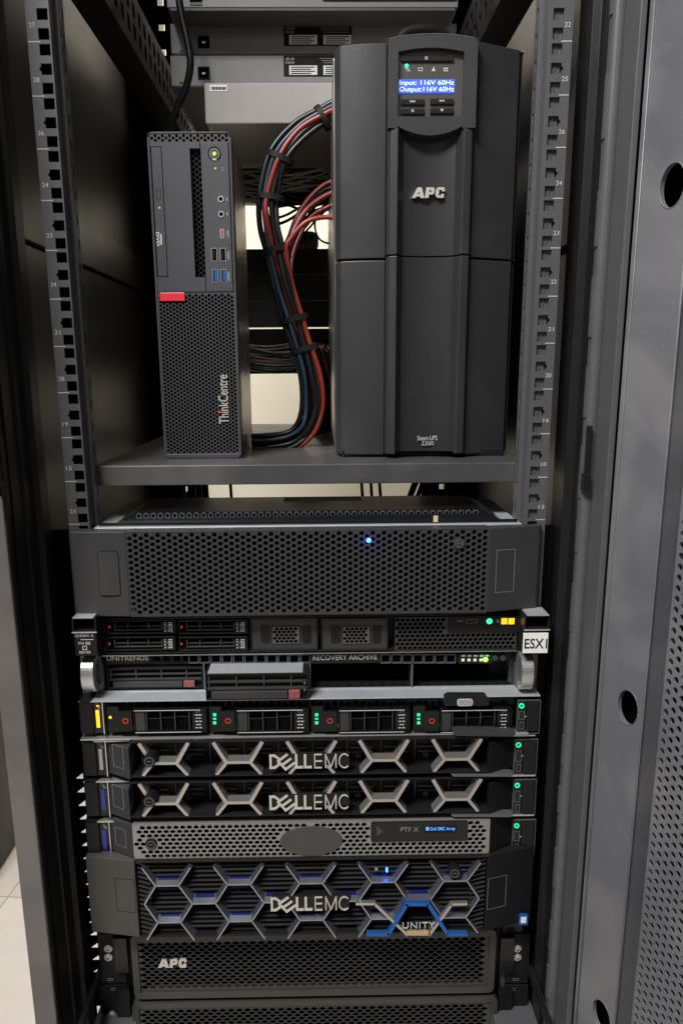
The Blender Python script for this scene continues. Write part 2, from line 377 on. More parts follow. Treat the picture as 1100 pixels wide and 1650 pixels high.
# side panels
for sgn in (-1, 1):
    x = 290*sgn
    b = MB(); b.box(x, x+8*sgn, 14, 960, 342, 900); b.build('side_panel', 'panel', rack)
    b = MB(); b.vprism([(x-4*sgn, 14), (x+8*sgn, 14), (x+8*sgn, 960), (x-4*sgn, 960)], 286, 340); b.build('panel_rim', 'panel', rack, bevel=1); MB().box(x+5*sgn, x+9*sgn, 16, 958, 275, 350).build('seam_backing', 'deep', rack)
    zlow = -250 if sgn < 0 else -640
    b = MB(); b.box(x+2*sgn, x+8*sgn, 14, 960, zlow, 283); b.build('side_panel', 'panel', rack)
    b = MB()   # rear upright with holes
    zs = [-560]
    while zs[-1] < 760: zs += [zs[-1]+26, zs[-1]+36]
    b.grid([224*sgn, 232*sgn, 242*sgn, 296*sgn], zs, lambda i, j: i == 1 and j % 2 == 1, 630, 633, lambda u, v, wv: (u, wv, v))
    b.box(222*sgn, 224*sgn, 630, 690, -560, 880); b.build('rear_upright', 'deep', rack)
    b = MB(); us = [60]
    while us[-1] < 760: us += [us[-1]+16, us[-1]+30]
    b.grid(us, [534, 542, 558, 566, 582, 590], lambda i, j: j in (1, 3) and i % 2 == 1, 205*sgn, 207*sgn, lambda u, v, wv: (wv, u, v))
    b.box(205*sgn, 240*sgn, 60, 780, 528, 534); b.box(205*sgn, 240*sgn, 60, 780, 590, 594); b.build('side_brace', 'rubber', rack)
    b = MB(); b.box(214*sgn, 246*sgn, 742, 746, -640, 880); b.build('rear_rail', 'frame', rack)
# mounting rails
LT = ['27', '28', '26', '24', '23', '24', '21', '28', '19', '15', '21']
RT = ['22', '25', '26', '24', '23', '22', '21', '20', '16', '10', '13']
for sgn in (-1, 1):
    xo, xi = (-247.5, -226.2) if sgn < 0 else (223.2, 246)
    zs = [-13*U]; hz = []
    for k in range(-12, 15):
        for off in (-U+6.35, -22.225, -6.35):
            z = k*U+off; zs += [z-4.7, z+4.7]
    zs.append(14*U+12); ho = -4.7
    b = MB(); us = [xo, sgn*232.5-4.9, sgn*232.5+4.9, xi]
    if sgn > 0: us = [xo, 232.5-4.9, 232.5+4.9, xi]
    b.grid(us, zs, lambda i, j: i == 1 and j % 2 == 1, 0, 2.2, lambda u, v, wv: (u, wv, v))
    xw = xi if sgn < 0 else xo            # inner web
    s_ = -sgn
    b.box(xw-.0, xw-1.6*s_, 2.2, 15, zs[0], zs[-1])
    b.box(xw-1.6*s_, xw+4*s_, 15, 17, zs[0], zs[-1])
    vz = [zs[0]]
    while vz[-1] < zs[-1]-25: vz += [vz[-1]+5, vz[-1]+14.8, vz[-1]+22.2]
    b.grid([17, 21, 27, 31], vz, lambda i, j: i == 1 and j % 3 == 1, xw+4*s_, xw+2.6*s_, lambda u, v, wv: (wv, u, v))
    rail = b.build('mounting_rail', 'rail', rack, bevel=.35)
    b = MB()
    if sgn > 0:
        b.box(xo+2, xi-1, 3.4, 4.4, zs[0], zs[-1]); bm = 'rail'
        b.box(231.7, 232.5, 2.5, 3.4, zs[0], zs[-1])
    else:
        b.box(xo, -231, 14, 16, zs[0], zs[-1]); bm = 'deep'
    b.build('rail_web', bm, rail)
    for i, t in enumerate(LT if sgn < 0 else RT):
        k = 10-i; b = MB()
        if sgn < 0: b.box(xo+.3, -236, -.25, .1, k*U-.4, k*U+.4)
        else: b.box(236, xi-.3, -.25, .1, k*U-.4, k*U+.4)
        b.build('unit_line', 'dim', rail)
        b = MB(); z = k*U-22.225; xx = sgn*(232.5+4.7)
        b.prism([(xx-.6*sgn, z-3), (xx+2.2*sgn, z), (xx-.6*sgn, z+3)], -.12, 1.9); b.build('hole_notch', 'deep', rail)
        z = k*U+11.5; xx = -245.2 if sgn < 0 else 238.2
        text_mesh(t, (xx, xx+5.6, z, z+4), 0, .25).build('unit_number', 'dim', rail)
# louvred strips beside the rails, low down
for sgn, k0, n in ((-1, 0, 16), (1, 0, 7)):
    lv = MB(); z0 = -292; st = 17.6
    xl_, xr_ = sgn*274, sgn*265.5
    lv.box(sgn*302, xl_, 30, 32, -660, -12); lv.box(xr_, sgn*201, 30, 32, -660, -12); lv.box(xl_, xr_, 30, 32, z0+2, -12)
    for k in range(n):
        z = z0-k*st
        lv.prism([(xl_, z+2), (xr_, z+2), (xr_, z-7.5), (xl_, z-14)], 30, 32)
    lv.box(xl_, xr_, 30, 32, -620, z0-n*st+2)
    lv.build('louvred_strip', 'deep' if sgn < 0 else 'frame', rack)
# base sills running to the front
for sgn in (-1, 1):
    b = MB(); b.box(sgn*254, sgn*262, -88, 28, -552, -549); b.box(sgn*254, sgn*255.4, -88, 28, -549, -541); b.build('base_sill', 'frame', rack, bevel=.4)
    b = MB(); b.box(sgn*212, sgn*262, -88, 600, -606, -600); b.build('base_pan', 'rail', rack, bevel=.6)
b = MB(); b.box(-300, 300, 10, 560, 880, 900); b.build('short_roof', 'frame', rack)  # unseen cabinet top, cut short at the rear to let light in
# open door at the right
be = math.radians(20); sx, sy = X(985, -95), -95
def D(d, z, o=0): return (sx+d*math.sin(be)+o*math.cos(be), sy-d*math.cos(be)+o*math.sin(be), z)
door = MB(); holes = []
def at_door(px, py):
    a = (px-550-SHX)/FPX; bb = -(py-825-SHY)/FPX; d = _f+_r*a+_u*bb
    nx, ny = math.cos(be), math.sin(be)
    t = ((sx-CAM[0])*nx+(sy-CAM[1])*ny)/(d.x*nx+d.y*ny)
    p = Vector(CAM)+d*t; return ((p.x-sx)*math.sin(be)-(p.y-sy)*math.cos(be), p.z)
hc = [at_door(1078, 300), at_door(1014, 1142)]; dc = (hc[0][0]+hc[1][0])/2
DW = 60; zl, zh = FLOOR+30, 880
pitch = hc[0][1]-hc[1][1]
zcs = [hc[0][1], hc[1][1], at_door(978, 1648)[1]]
zb = [zh]
# solid strip with oval through-holes: split in cells, each hole cell is a ring of faces
HR, HH = 13.0, 16.5
def door_quad(d0, d1, z0, z1, mb, o=0):
    mb.add([D(d0, z0, o), D(d1, z0, o), D(d1, z1, o), D(d0, z1, o)], [(0,1,2,3)])
cur = zh
for zc in zcs:
    if zc+25 > zh or zc-25 < zl: continue
    door_quad(0, DW, zc+25, cur, door); cur = zc-25
    n = 32; ring = [(dc+HR*math.cos(2*math.pi*i/n+math.pi/4), zc+HH*math.sin(2*math.pi*i/n+math.pi/4)) for i in range(n)]
    outer = []
    for i in range(n):
        a = 2*math.pi*i/n+math.pi/4; ca, sa = math.cos(a), math.sin(a); k = 1/max(abs(ca), abs(sa))
        uu, vv = ca*k, sa*k
        outer.append((dc+uu*(DW-dc if uu > 0 else dc), zc+vv*25))
    vs = [D(*q) for q in outer]+[D(*q) for q in ring]+[D(q[0], q[1], 4) for q in ring]
    door.add(vs, [(i, (i+1) % n, n+(i+1) % n, n+i) for i in range(n)]+[(n+i, n+(i+1) % n, 2*n+(i+1) % n, 2*n+i) for i in range(n)])
door_quad(0, DW, zl, cur, door)
door.add([D(0, zl), D(0, zh), D(0, zh, 22), D(0, zl, 22)], [(0,1,2,3)])
door.add([D(DW, zl), D(DW, zh), D(DW, zh, 18), D(DW, zl, 18)], [(0,1,2,3)])
dr = door.build('door_frame', 'door', rack)
for zc in zcs:
    b = MB(); n = 32; q = [D(dc+(HR+.3)*math.cos(2*math.pi*i/n), zc+(HH+.3)*math.sin(2*math.pi*i/n), -.1) for i in range(n+1)]
    b.tube(q, .45, 6, False); b.build('rim_highlight', 'door', dr, smooth=True)  # thin tube added round each door hole to give a rim highlight
b = MB(); b.add([D(2, zl, 22), D(DW-2, zl, 22), D(DW-2, zh, 22), D(2, zh, 22)], [(0,1,2,3)]); b.build('frame_back', 'deep', dr)
b = MB(); 
b.tube([D(5.5, zl, -.6), D(5.5, zh, -.6)], .8, 6, False); b.tube([D(DW, zl, -.2), D(DW, zh, -.2)], 1.2, 8, False); b.build('frame_seam', 'door', dr, smooth=True)
b = MB(); b.add([D(DW, zl, 16), D(DW+14, zl, 16), D(DW+14, zh, 16), D(DW, zh, 16)], [(0,1,2,3)])
b.add([D(DW+14, zl, 16), D(DW+16, zl, 4), D(DW+16, zh, 4), D(DW+14, zh, 16)], [(0,1,2,3)]); b.build('door_channel', 'shelf', rack)
b = MB(); b.hexmesh((DW+16, DW+330, -640, 620), 9.3, 7.9, 3.0, 4, 6, vert=True, mp=lambda u, v, wv: D(u, v, wv), inside=lambda u, v: u > DW+19)
b.build('mesh_panel', 'door', rack)
b = MB(); b.add([D(DW+330, zl, 4), D(DW+420, zl, 4), D(DW+420, zh, 4), D(DW+330, zh, 4)], [(0,1,2,3)]); b.build('door_stile', 'door', rack)

# neighbouring rack far left
nr = thing('equipment_rack', 'dark rack standing farther back on the light floor at far left', 'server rack', (-900, 560, FLOOR))
b = MB(); b.box(-1500, -660, 560, 1300, FLOOR+8, 600); b.build('cabinet_body', 'frame', nr, bevel=3)
b = MB(); b.box(-1500, -664, 552, 560, FLOOR+160, FLOOR+168); b.build('trim', 'dsteel', nr)
b = MB(); b.cyl(-700, -590, 8, 548, 560); b.build('knob', 'alum', nr)

rr_ = thing('equipment_rack', 'added dark rack filling the holes of the open mesh door at right', 'server rack', (700, 30, FLOOR))  # invented rack, put there so the mesh door holes stay dark
b = MB(); b.box(312, 1100, 30, 960, FLOOR+8, 900); b.build('cabinet_body', 'rubber', rr_, bevel=3)
b = MB(); b.box(700, 706, 26, 30, FLOOR+20, 880); b.build('door_seam', 'rail', rr_)
# ================================================================== REAR EQUIPMENT (top)
def cable(pts, r, m, label, group=None, n=8):
    b = MB(); b.tube(pts, r, n); o = b.build('cable', m, smooth=True); return tag(o, label, 'cable', group)
YS = 385
r = R(268, -40, 738, 12, 335)
t = thing('rack_appliance', 'grey rack appliance at the very top edge with black slots', 'appliance', (0, 335, r[2]))
MB().box(r[0], r[1], 335, 740, r[2], r[3]).build('chassis', 'switch', t, bevel=.8)
MB().box(r[0]+4, r[1]-4, 336, 738, r[2]-3, r[2]-.2).build('bottom_plate', 'switchd', t)
rr = R(306, -2, 326, 3, 335); MB().prect(rr, 333.5, 335.2).build('port', 'deep', t)
rr = R(306, 4, 326, 9, 335); MB().prect(rr, 334, 335.2).build('sticker', 'cblue', t)
rr = R(520, -4, 735, 2, 335); MB().prect(rr, 333.8, 335.2).build('sticker', 'ink', t)
for i, (y0, y1, lab) in enumerate(((37, 87, 'grey network switch with a black and white label, upper of the two matching ones'), (88, 139, 'grey network switch just above the white box, partly hidden by the tower UPS'))):
    r = R(275, y0, 735, y1, YS)
    t = thing('network_switch', lab, 'network switch', (0, YS, r[2]), 'rear facing network switches')
    MB().box(r[0], r[1], YS, 740, r[2]+.6, r[3]-.6).build('chassis', 'switch', t, bevel=.8)
    MB().box(r[0]+4, r[1]-4, YS+1, 738, r[2]-.4, r[2]+.5).build('bottom_plate', 'switchd', t)
    s0 = 58 if i == 0 else 108
    q = R(319, s0, 338, s0+20, YS); o = MB().frame(q, 1.6, YS-1.4, YS).build('power_inlet', 'ink', t)
    MB().prect(grow(q, -1.6), YS-.4, YS+.2).build('inlet_well', 'deep', o); MB().prect(R(326, s0+9, 331, s0+12, YS), YS-1.2, YS).build('pin', 'alum', o)
    b = MB(); c = inv(292, y0+45, YS); b.dome(c[0], c[1], 2.2, YS, 1.2); b.build('screw', 'dsteel', t)
    l0 = 41 if i == 0 else 90
    lb = MB().prect(R(457, l0, 567, l0+33, YS), YS-.8, YS-.1).build('label_plate', 'ink', t)
    for a, c in ((466, 511), (521, 566)):
        MB().prect(R(a, l0+16, c, l0+31, YS), YS-1.2, YS-.8).build('label_sticker', 'tapew', lb)
        b = MB()
        for k in range(4): b.prect(R(a+3, l0+18+3.4*k, c-4-6*(k % 2), l0+19.6+3.4*k, YS), YS-1.4, YS-1.2)
        b.build('label_text', 'ink', lb)
    text_mesh('cisco', R(460, l0+8, 474, l0+13, YS), YS-.8, .3).build('brand_text', 'dim', lb)
    b = MB()
    for k in range(8): b.prect(R(460+1.9*k, l0+(5, 4, 2, 4)[k % 4], 460.8+1.9*k, l0+7, YS), YS-1.1, YS-.8)
    b.build('brand_bars', 'dim', lb)
    b = MB()
    for k in range(3): b.prect(R(515+3*k, l0+4+3.5*k, 562, l0+5+3.5*k, YS), YS-1.1, YS-.8)
    text_mesh('unit' if 0 else '.....', R(545, l0+2, 560, l0+3, YS), YS-.8, .3)
    b.build('fine_print', 'faint', lb)
r = R(330, 133, 640, 199, 250)
t = thing('power_unit', 'off-white metal box with a barcode sticker hanging under the grey switches', 'metal box', (r[0], 250, r[2]))
MB().box(r[0], r[1], 250, 470, r[2], r[3]).build('body', 'whitebox', t, bevel=1.5)
q = R(338, 137, 366, 147, 250); MB().prect(q, 249.5, 250.1).build('sticker', 'tapew', t)
b = MB()
for k in range(14): b.prect(R(340+1.8*k, 140, 341+1.8*k+(k % 3)*.3, 145, 250), 249.2, 249.5)
b.build('barcode', 'ink', t)
# dark panels and patch panels at the rear rails
r = R(385, 243, 545, 328, 742); z0p = r
t = thing('patch_panel', 'black patch panel behind the loose wires in the gap beside the tower UPS', 'patch panel', (0, 742, r[2]), 'patch panels')
MB().box(-240, 240, 738, 760, r[2], r[3]).build('panel', 'black', t); b = MB()
for k in range(22): b.box(-225+k*20, -211+k*20, 736.5, 739, r[2]+12, r[2]+26); b.box(-225+k*20, -211+k*20, 736.5, 739, r[2]+50, r[2]+64)
b.build('ports', 'deep', t)
r = R(385, 530, 545, 602, 742)
t = thing('patch_panel', 'black patch panel low in the gap, under the three blank panels', 'patch panel', (0, 742, r[2]), 'patch panels')
MB().box(-240, 240, 738, 760, r[2], r[3]).build('panel', 'black', t); b = MB()
for k in range(22): b.box(-225+k*20, -211+k*20, 736.5, 739, r[2]+12, r[2]+26)
b.build('ports', 'deep', t)
for i, (ya, yb, lb) in enumerate(((402, 442.5, 'top one of the three plain black blank panels'), (443.5, 484.5, 'middle one of the three plain black blank panels'), (485.5, 527, 'bottom one of the three plain black blank panels'))):
    r = R(385, ya, 545, yb, 742); b = MB(); b.box(-240, 240, 735, 760, r[2], r[3]); tag(b.build('blank_panel', 'ear', bevel=.8), lb, 'blank panel', 'blank panels behind the cable bundle')
r = R(470, 366, 513, 401, 700)
t = thing('wall_adapter', 'grey rounded plug lying on the top blank panel behind thin cables', 'adapter', ((r[0]+r[1])/2, 742, r[2]))
MB().prism(rrect(r, 14), 738, 756).build('body', 'switch', t, bevel=3, smooth=False)
b = MB()
for k in range(3): c = R(478+10*k, 374, 484+10*k, 388-3*k, 700); b.prect(c, 734, 738.2)
b.build('socket', 'black', t)

# ================================================================== SHELF
YSH = 33
r = R(150, 748, 845, 780, YSH)
zt = r[3]
t = thing('rack_shelf', 'black metal shelf carrying the small computer and the tower UPS', 'shelf', (0, YSH, r[2]))
b = MB(); b.box(r[0], r[1], YSH, YSH+2.5, r[2], r[3]); b.build('front_lip', 'shelf', t, bevel=1)
b = MB(); b.box(r[0]+1, r[1]-1, YSH+2.5, 640, r[3]-2.2, r[3]-.1); b.build('deck', 'shelf', t)
for s_ in (0, 1):
    x = (r[0], r[1]-2)[s_]; b = MB(); b.box(x, x+2, YSH+2.5, 640, r[2], r[3]-2.3); b.build('side_flange', 'shelf', t)
for x in (-200, 190): b = MB(); b.box(x, x+18, YSH+30, 600, r[3]-14, r[3]-2.3); b.build('stiffener', 'frame', t)

# ================================================================== SMALL DESKTOP COMPUTER
YP = 95
xL, xR = (inv(240, 400, YP)[0]+inv(257, 735, YP)[0])/2, (inv(376, 215, YP)[0]+inv(382, 740, YP)[0])/2
xL = inv(245.5, 380, YP)[0]; xR = inv(377.6, 380, YP)[0]
zB, zT = zt+.3, inv(310, 212, YP)[1]
pc = thing('desktop_computer', 'slim black desktop computer standing upright on the shelf with a red tab', 'computer', ((xL+xR)/2, YP, zB))
MB().box(xL+2, xR-2, YP+20, YP+170, zB+2, zT-2).build('case', 'pcside', pc, bevel=1)
def pcx(f): return xL+(xR-xL)*f
def pcr(a, b_, c, d):
    """px rect -> face rect with x taken relative to the case edges at that row"""
    my = (b_+d)/2; le = 239.5+(my-215)*(257-239.5)/525; re = 375.3+(my-215)*(382.3-375.3)/525
    return pcx((a-le)/(re-le)), pcx((c-le)/(re-le)), inv(310, d, YP)[1], inv(310, b_, YP)[1]
zmid = inv(310, 470.5, YP)[1]; ztop = inv(310, 229, YP)[1]
# bezel shell: rounded surround
b = MB()
b.box(xL, xL+2.6, YP, YP+20, zB+6, zT-5); b.box(xR-2.6, xR, YP, YP+20, zB+6, zT-5)
b.prism([(xL, zT-5), (xL+1.2, zT-1.4), (xL+5, zT), (xR-5, zT), (xR-1.2, zT-1.4), (xR, zT-5), (xR-2.6, zT-2), (xL+2.6, zT-2)], YP, YP+20)
b.prism([(xL, zB+6), (xL+.8, zB+2), (xL+4, zB), (xR-4, zB), (xR-.8, zB+2), (xR, zB+6), (xR-2.6, zB+5), (xL+2.6, zB+5)], YP, YP+20)
bz = b.build('bezel', 'pc', pc, bevel=.6)
g = (xL+2.6, xR-2.6, ztop-.2, zT-1.6)
MB().hexmesh(g, 4.3, 3.75, 1.6, YP+.6, YP+2.5, vert=True).build('top_vent', 'pc', bz)
MB().box(xL+2, xR-2, YP+12, YP+20, zB+2, zT-3).build('backing', 'deep', pc)
# upper plate split in pieces round the two openings
dv = pcr(248.3, 236, 266.3, 446); sl = pcr(310.6, 239, 328, 447); zz0 = zmid+.3
b = MB()
xl0, xr0 = xL+2.9, xR-3.4
b.box(xl0, dv[0], YP-.4, YP+9, zz0, ztop-.3); b.box(dv[0], dv[1], YP-.4, YP+9, dv[3], ztop-.3); b.box(dv[0], dv[1], YP-.4, YP+9, zz0, dv[2])
b.box(dv[1], sl[0], YP-.4, YP+9, zz0, ztop-.3); b.box(sl[0], sl[1]-.8, YP-.4, YP+9, sl[3], ztop-.3); b.box(sl[0], sl[1]-.8, YP-.4, YP+9, zz0, sl[2])
b.build('front_panel', 'pc', pc)
xsub = sl[1]
b = MB(); b.box(xsub, xr0, YP-.4, YP+9, zz0, ztop-.3); port = b.build('port_panel', 'pc', pc, bevel=.3)
dd = MB().prect(grow(dv, -.8), YP-.2, YP+6).build('disc_drive_door', 'pc', pc, bevel=.3)
q = pcr(253, 304, 260.5, 321); MB().frame(q, .45, YP-.35, YP-.1).build('eject_button', 'ink', dd)
c = inv(257, 286.5, YP); MB().cyl(c[0], c[1], .55, YP-.3, YP, 8).build('pinhole', 'ink', dd)
text_mesh('DVD', pcr(252, 374, 256.5, 396), YP-.2, .15, rot=3, shear=0).build('disc_logo', 'white', dd)
b = MB(); b.prect(pcr(258, 377, 260.5, 394), YP-.35, YP-.1); b.prect(pcr(256, 333, 259, 336), YP-.35, YP-.1); b.build('disc_marks', 'dim', dd)
b = MB(); b.hexmesh(sl, 5.2, 4.4, 1.8, YP+6, YP+8, vert=True); b.build('recessed_grille', 'black', pc)
# power button, lights and sockets
k1 = pcr(337, 237, 359, 259); cx, cz = (k1[0]+k1[1])/2, (k1[2]+k1[3])/2
pb = MB().ring(cx, cz, 5.6, 7, YP-.9, YP-.3).build('power_button', 'gloss', port)
MB().cyl(cx, cz, 5.4, YP-.7, YP-.3, 28).build('button_disc', 'dsteel', pb); 
MB().ring(cx, cz, 3.1, 3.7, YP-1.0, YP-.6).build('button_ring', 'gloss', pb)
MB().cyl(cx, cz, 1.9, YP-1.1, YP-.5).build('button_light', 'led_y', pb)
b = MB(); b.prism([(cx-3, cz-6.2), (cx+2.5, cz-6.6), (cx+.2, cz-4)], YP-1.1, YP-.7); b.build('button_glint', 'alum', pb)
c = pcr(348, 270, 350.5, 273); MB().prect(c, YP-.7, YP-.3).build('drive_light', 'led_y', port)
b = MB(); b.frame(pcr(359, 270, 363, 275), .35, YP-.6, YP-.3)
for yy in (320, 344): b.prect(pcr(366, yy-2, 368, yy+4), YP-.6, YP-.3)
for yy, hh in ((371, 12), (405, 14), (438, 16)): b.prect(pcr(367, yy, 368.6, yy+hh), YP-.6, YP-.3); b.prect(pcr(365.5, yy+2, 366.4, yy+hh-3), YP-.6, YP-.3)
b.build('port_marks', 'faint', port)
for yy in (321, 345.5):
    k = pcr(352, yy-5, 362, yy+5); x, z = (k[0]+k[1])/2, (k[2]+k[3])/2
    jk = MB().ring(x, z, 2.1, 3.2, YP-1, YP-.2).build('audio_jack', 'alum', port); MB().cyl(x, z, 2.1, YP-.6, YP-.2).build('jack_hole', 'deep', jk)
k = pcr(354.5, 369, 361.5, 385); uc = MB().prism(rrect(k, 1.9), YP-.9, YP-.3).build('usb_c_port', 'alum', port); MB().prism(rrect(grow(k, -.7), 1.1), YP-1.0, YP-.3).build('port_hole', 'maroon', uc)
for xx in (344.5, 358.5):
    k = pcr(xx-4.8, 400, xx+4.8, 421.5); uu = MB().frame(k, .6, YP-.9, YP-.3).build('usb_port', 'alum', port); MB().prect(grow(k, -.6), YP-.5, YP-.2).build('port_hole', 'deep', uu); MB().box(k[0]+1.4, k[0]+3, YP-.8, YP-.4, k[2]+1.5, k[3]-1.5).build('port_tongue', 'ink', uu)
    xx += 1
    k = pcr(xx-4.8, 434, xx+4.8, 455.5); uu = MB().frame(k, .6, YP-.9, YP-.3).build('usb_port', 'alum', port); MB().prect(grow(k, -.6), YP-.5, YP-.2).build('port_hole', 'deep', uu); MB().box(k[0]+2, k[1]-1.1, YP-.8, YP-.4, k[2]+1.2, k[3]-1.2).build('port_tongue', 'blue', uu)
# lower mesh
lowr = (xL+2.6, xR-2.6, zB+4.6, zmid-.1)
MB().hexmesh(lowr, 4.15, 3.62, 1.42, YP+.4, YP+1.3, vert=True, lip=.28).build('front_mesh', 'pcm', pc)
k = pcr(255.5, 471.5, 295.5, 485); MB().prect(k, YP-1.6, YP+.3).build('red_tab', 'red', pc, bevel=.4)
k = pcr(346, 604, 362.5, 683)
mesht = MB()
for i, ch in enumerate('ThinkCentre'):
    a = 682-78*i/11; 
text_mesh('ThinkCentre', k, YP+.2, 1.0, bold=.012, rot=1).build('nameplate', 'logo', pc)
MB().prect(pcr(345.5, 662.5, 349.5, 666), YP-1.2, YP+.4).build('red_dot', 'led_r', pc)
for xx in (xL+8, xR-14): MB().box(xx, xx+8, YP+5, YP+30, zB-.2, zB+.2).build('foot', 'rubber', pc)

# ================================================================== TOWER UPS
YU = 85
ux0, ux1 = inv(541, 400, YU)[0], inv(841, 400, YU)[0]
uz0, uz1 = zt+.3, inv(690, 54.5, YU-8)[1]
ups = thing('tower_ups', 'tall black tower UPS with a blue lit screen standing on the shelf', 'UPS', ((ux0+ux1)/2, YU, uz0))
zside = inv(590, 70, YU+8)[1]; zbot = inv(690, 733, YU)[1]; zs1, zs2 = inv(690, 411, YU)[1], inv(690, 410, YU)[1]+.0
UX = lambda px: inv(px, 400, YU)[0]
cxx = (UX(622)+UX(757))/2
MB().box(ux0-1.5, ux1-4, YU+28, YU+545, uz0+6, zside-6).build('case', 'upsside', ups, bevel=2)
MB().box(ux0+6, ux1-8, YU+12, YU+520, uz0, uz0+8).build('plinth', 'black', ups, bevel=1)
# side wings, upper and lower, curved in plan
def wing(pa, pb_, z0, z1, left, nm):
    xa, xb = UX(pa), UX(pb_); pts = []
    n = 10
    for k in range(n+1):
        t_ = k/n; x = xa+(xb-xa)*t_
        e = (1-t_) if left else t_
        pts.append((x, YU+(6+9*e**2.2 if left else 2+26*e)+(12 if (e > .985) else 0)))
    MB().vprism(pts+[(xb, YU+34), (xa, YU+34)], z0, z1).build(nm, 'ups' if left else 'ups', ups, bevel=1.2)
zgap = inv(690, 416, YU)[1]
for (za, zb_) in ((zbot, zgap-1), (zgap+1, zside)):
    wing(541, 621.5, za, zb_, True, 'side_wing'); wing(758.5, 841, za, zb_, False, 'side_wing')
# centre column bars
zc0 = inv(690, 730, YU)[1]; zbrow = inv(690, 203, YU)[1]; zdt = inv(690, 82, YU)[1]; zdb = inv(690, 192, YU)[1]
def bar(xa, xb, flip):
    pts = [(UX(xa), YU+20), (UX(xa), YU-1), (UX(xa)+(2.5), YU-6), (UX(xb)-1.5, YU-9), (UX(xb), YU-6), (UX(xb), YU+20)]
    if flip: pts = [(UX(xb), YU+20), (UX(xb), YU-1), (UX(xb)-2.5, YU-6), (UX(xa)+1.5, YU-9), (UX(xa), YU-6), (UX(xa), YU+20)]
    for (za, zb_) in ((zc0, zgap+1.5), (zgap+3, zbrow-4)):
        MB().vprism(pts, za, zb_).build('column_bar', 'ups', ups, bevel=.8)
bar(622, 640, False); bar(738, 757, True)
# arched head with display opening
top = []
n = 18
for k in range(n+1):
    t_ = k/n; x = UX(622)+(UX(757)-UX(622))*t_; top.append((x, zside-2+(uz1-zside+2)*math.sin(math.pi*t_)**.72))
arc = []
for k in range(n+1):
    t_ = k/n; x = UX(637)+(UX(736.5)-UX(637))*t_; arc.append((x, zdt-3.5+3.5*math.sin(math.pi*t_)))
brow = []
for k in range(n+1):
    t_ = k/n; x = UX(637)+(UX(736.5)-UX(637))*t_; brow.append((x, zbrow-9*math.sin(math.pi*t_)**.8-2))
loop = [(UX(622), zbrow-4)]+top+[(UX(757), zbrow-4), (UX(736.5), zbrow-4)]+brow[::-1]+[(UX(637), zbrow-4)]
hole_ = ([arc[n//2]]+arc[n//2+1:]+[(UX(736.5), zdb), (UX(637), zdb)]+arc[:n//2])
hole_ = [hole_[0]]+hole_[1:][::-1]
kt = [i for i, p in enumerate(loop) if p == top[n//2]][0]
key = loop[:kt+1]+hole_+[hole_[0]]+loop[kt:]
hd_ = MB(); nk = len(key); yf = YU-8.5
hd_.add([(p[0], yf, p[1]) for p in key], [tuple(range(nk))])
for lp in (loop, hole_):
    ln = len(lp); hd_.add([(p[0], yf, p[1]) for p in lp]+[(p[0], YU+24, p[1]) for p in lp], [(i, (i+1) % ln, ln+(i+1) % ln, ln+i) for i in range(ln)])
hd_.build('arched_head', 'ups', ups)
b = MB(); b.tube([(p[0], yf+.3, p[1]-.3) for p in top], .7, 6, False); b.build('head_highlight', 'rail', ups, smooth=True)  # lighter tube along the arch, an edge highlight put into the colour
# recessed face
pts = []
for k in range(13):
    t_ = k/12; x = UX(640)+(UX(738)-UX(640))*t_; pts.append((x, YU-3+9*math.sin(math.pi*t_)**.6 if 0 < t_ < 1 else YU-6))
for (za, zb_) in ((zc0+2, zgap+1.5), (zgap+3, zbrow+2)):
    MB().vprism(pts+[(UX(738), YU+20), (UX(640), YU+20)], za, zb_).build('centre_face', 'upsd', ups, smooth=False)
dp = (UX(636), UX(738), zdb-1, zdt+1)
disp = MB().prect(dp, YU-2.5, YU+4).build('display_panel', 'upspan', ups)
YD = YU-2.5
def dr_(a, b_, c, d): 
    q = R(a, b_, c, d, YD); return q
q = dr_(645, 91, 730, 100); o = MB().prect(q, YD-2.2, YD).build('power_button', 'black', disp, bevel=.5); c = inv(686, 95, YD); MB().ring(c[0], c[1], .8, 1.5, YD-2.5, YD-2.1, 12).build('button_symbol', 'dim', o)
for (a, b_) in ((645, 161), (692, 160), (645, 176), (692, 175)):
    o = MB().prect(dr_(a, b_, a+38, b_+9), YD-2.2, YD).build('menu_button', 'black', disp, bevel=.5)
    s = MB(); x, z = inv(a+19, b_+3.5, YD)
    if (a, b_) == (692, 175): s.prism([(x-2, z+1), (x+2, z+1), (x, z-1.4)], YD-2.5, YD-2.1)
    elif (a, b_) == (645, 176): s.ring(x, z, .6, 1.4, YD-2.5, YD-2.1, 5)
    else:
        for k in range(3): s.box(x-2.6+1.9*k, x-1.3+1.9*k, YD-2.5, YD-2.1, z-.7, z+.7)
    s.build('button_symbol', 'dim', o)
q = inv(655, 106, YD); MB().dome(q[0], q[1], 1.9, YD, .9).build('status_light', 'led_g', disp)
s = MB()
x, z = inv(656, 112, YD); s.strip((x-2.5, z+1), (x, z), .7, YD-.4, YD); s.strip((x-1, z-1), (x+3, z-1.5), .7, YD-.4, YD); s.strip((x, z+1), (x+2, z), .6, YD-.4, YD)
x, z = inv(677, 112, YD); s.frame((x-2.3, x+2.3, z-1.6, z+1.6), .6, YD-.4, YD)
x, z = inv(698, 112, YD); s.prism([(x-2, z-1.6), (x+2, z-1.6), (x, z+2.6)], YD-.4, YD)
x, z = inv(718, 112, YD)
for k in range(4): s.box(x-2.4+2.6*(k % 2), x-.6+2.6*(k % 2), YD-.4, YD, z-1.8+2*(k//2), z-.4+2*(k//2))
s.build('status_icons', 'dim', disp)
scr = MB().prect(R(642, 128, 732, 150.5, YD), YD-.6, YD).build('screen', 'lcd', disp)
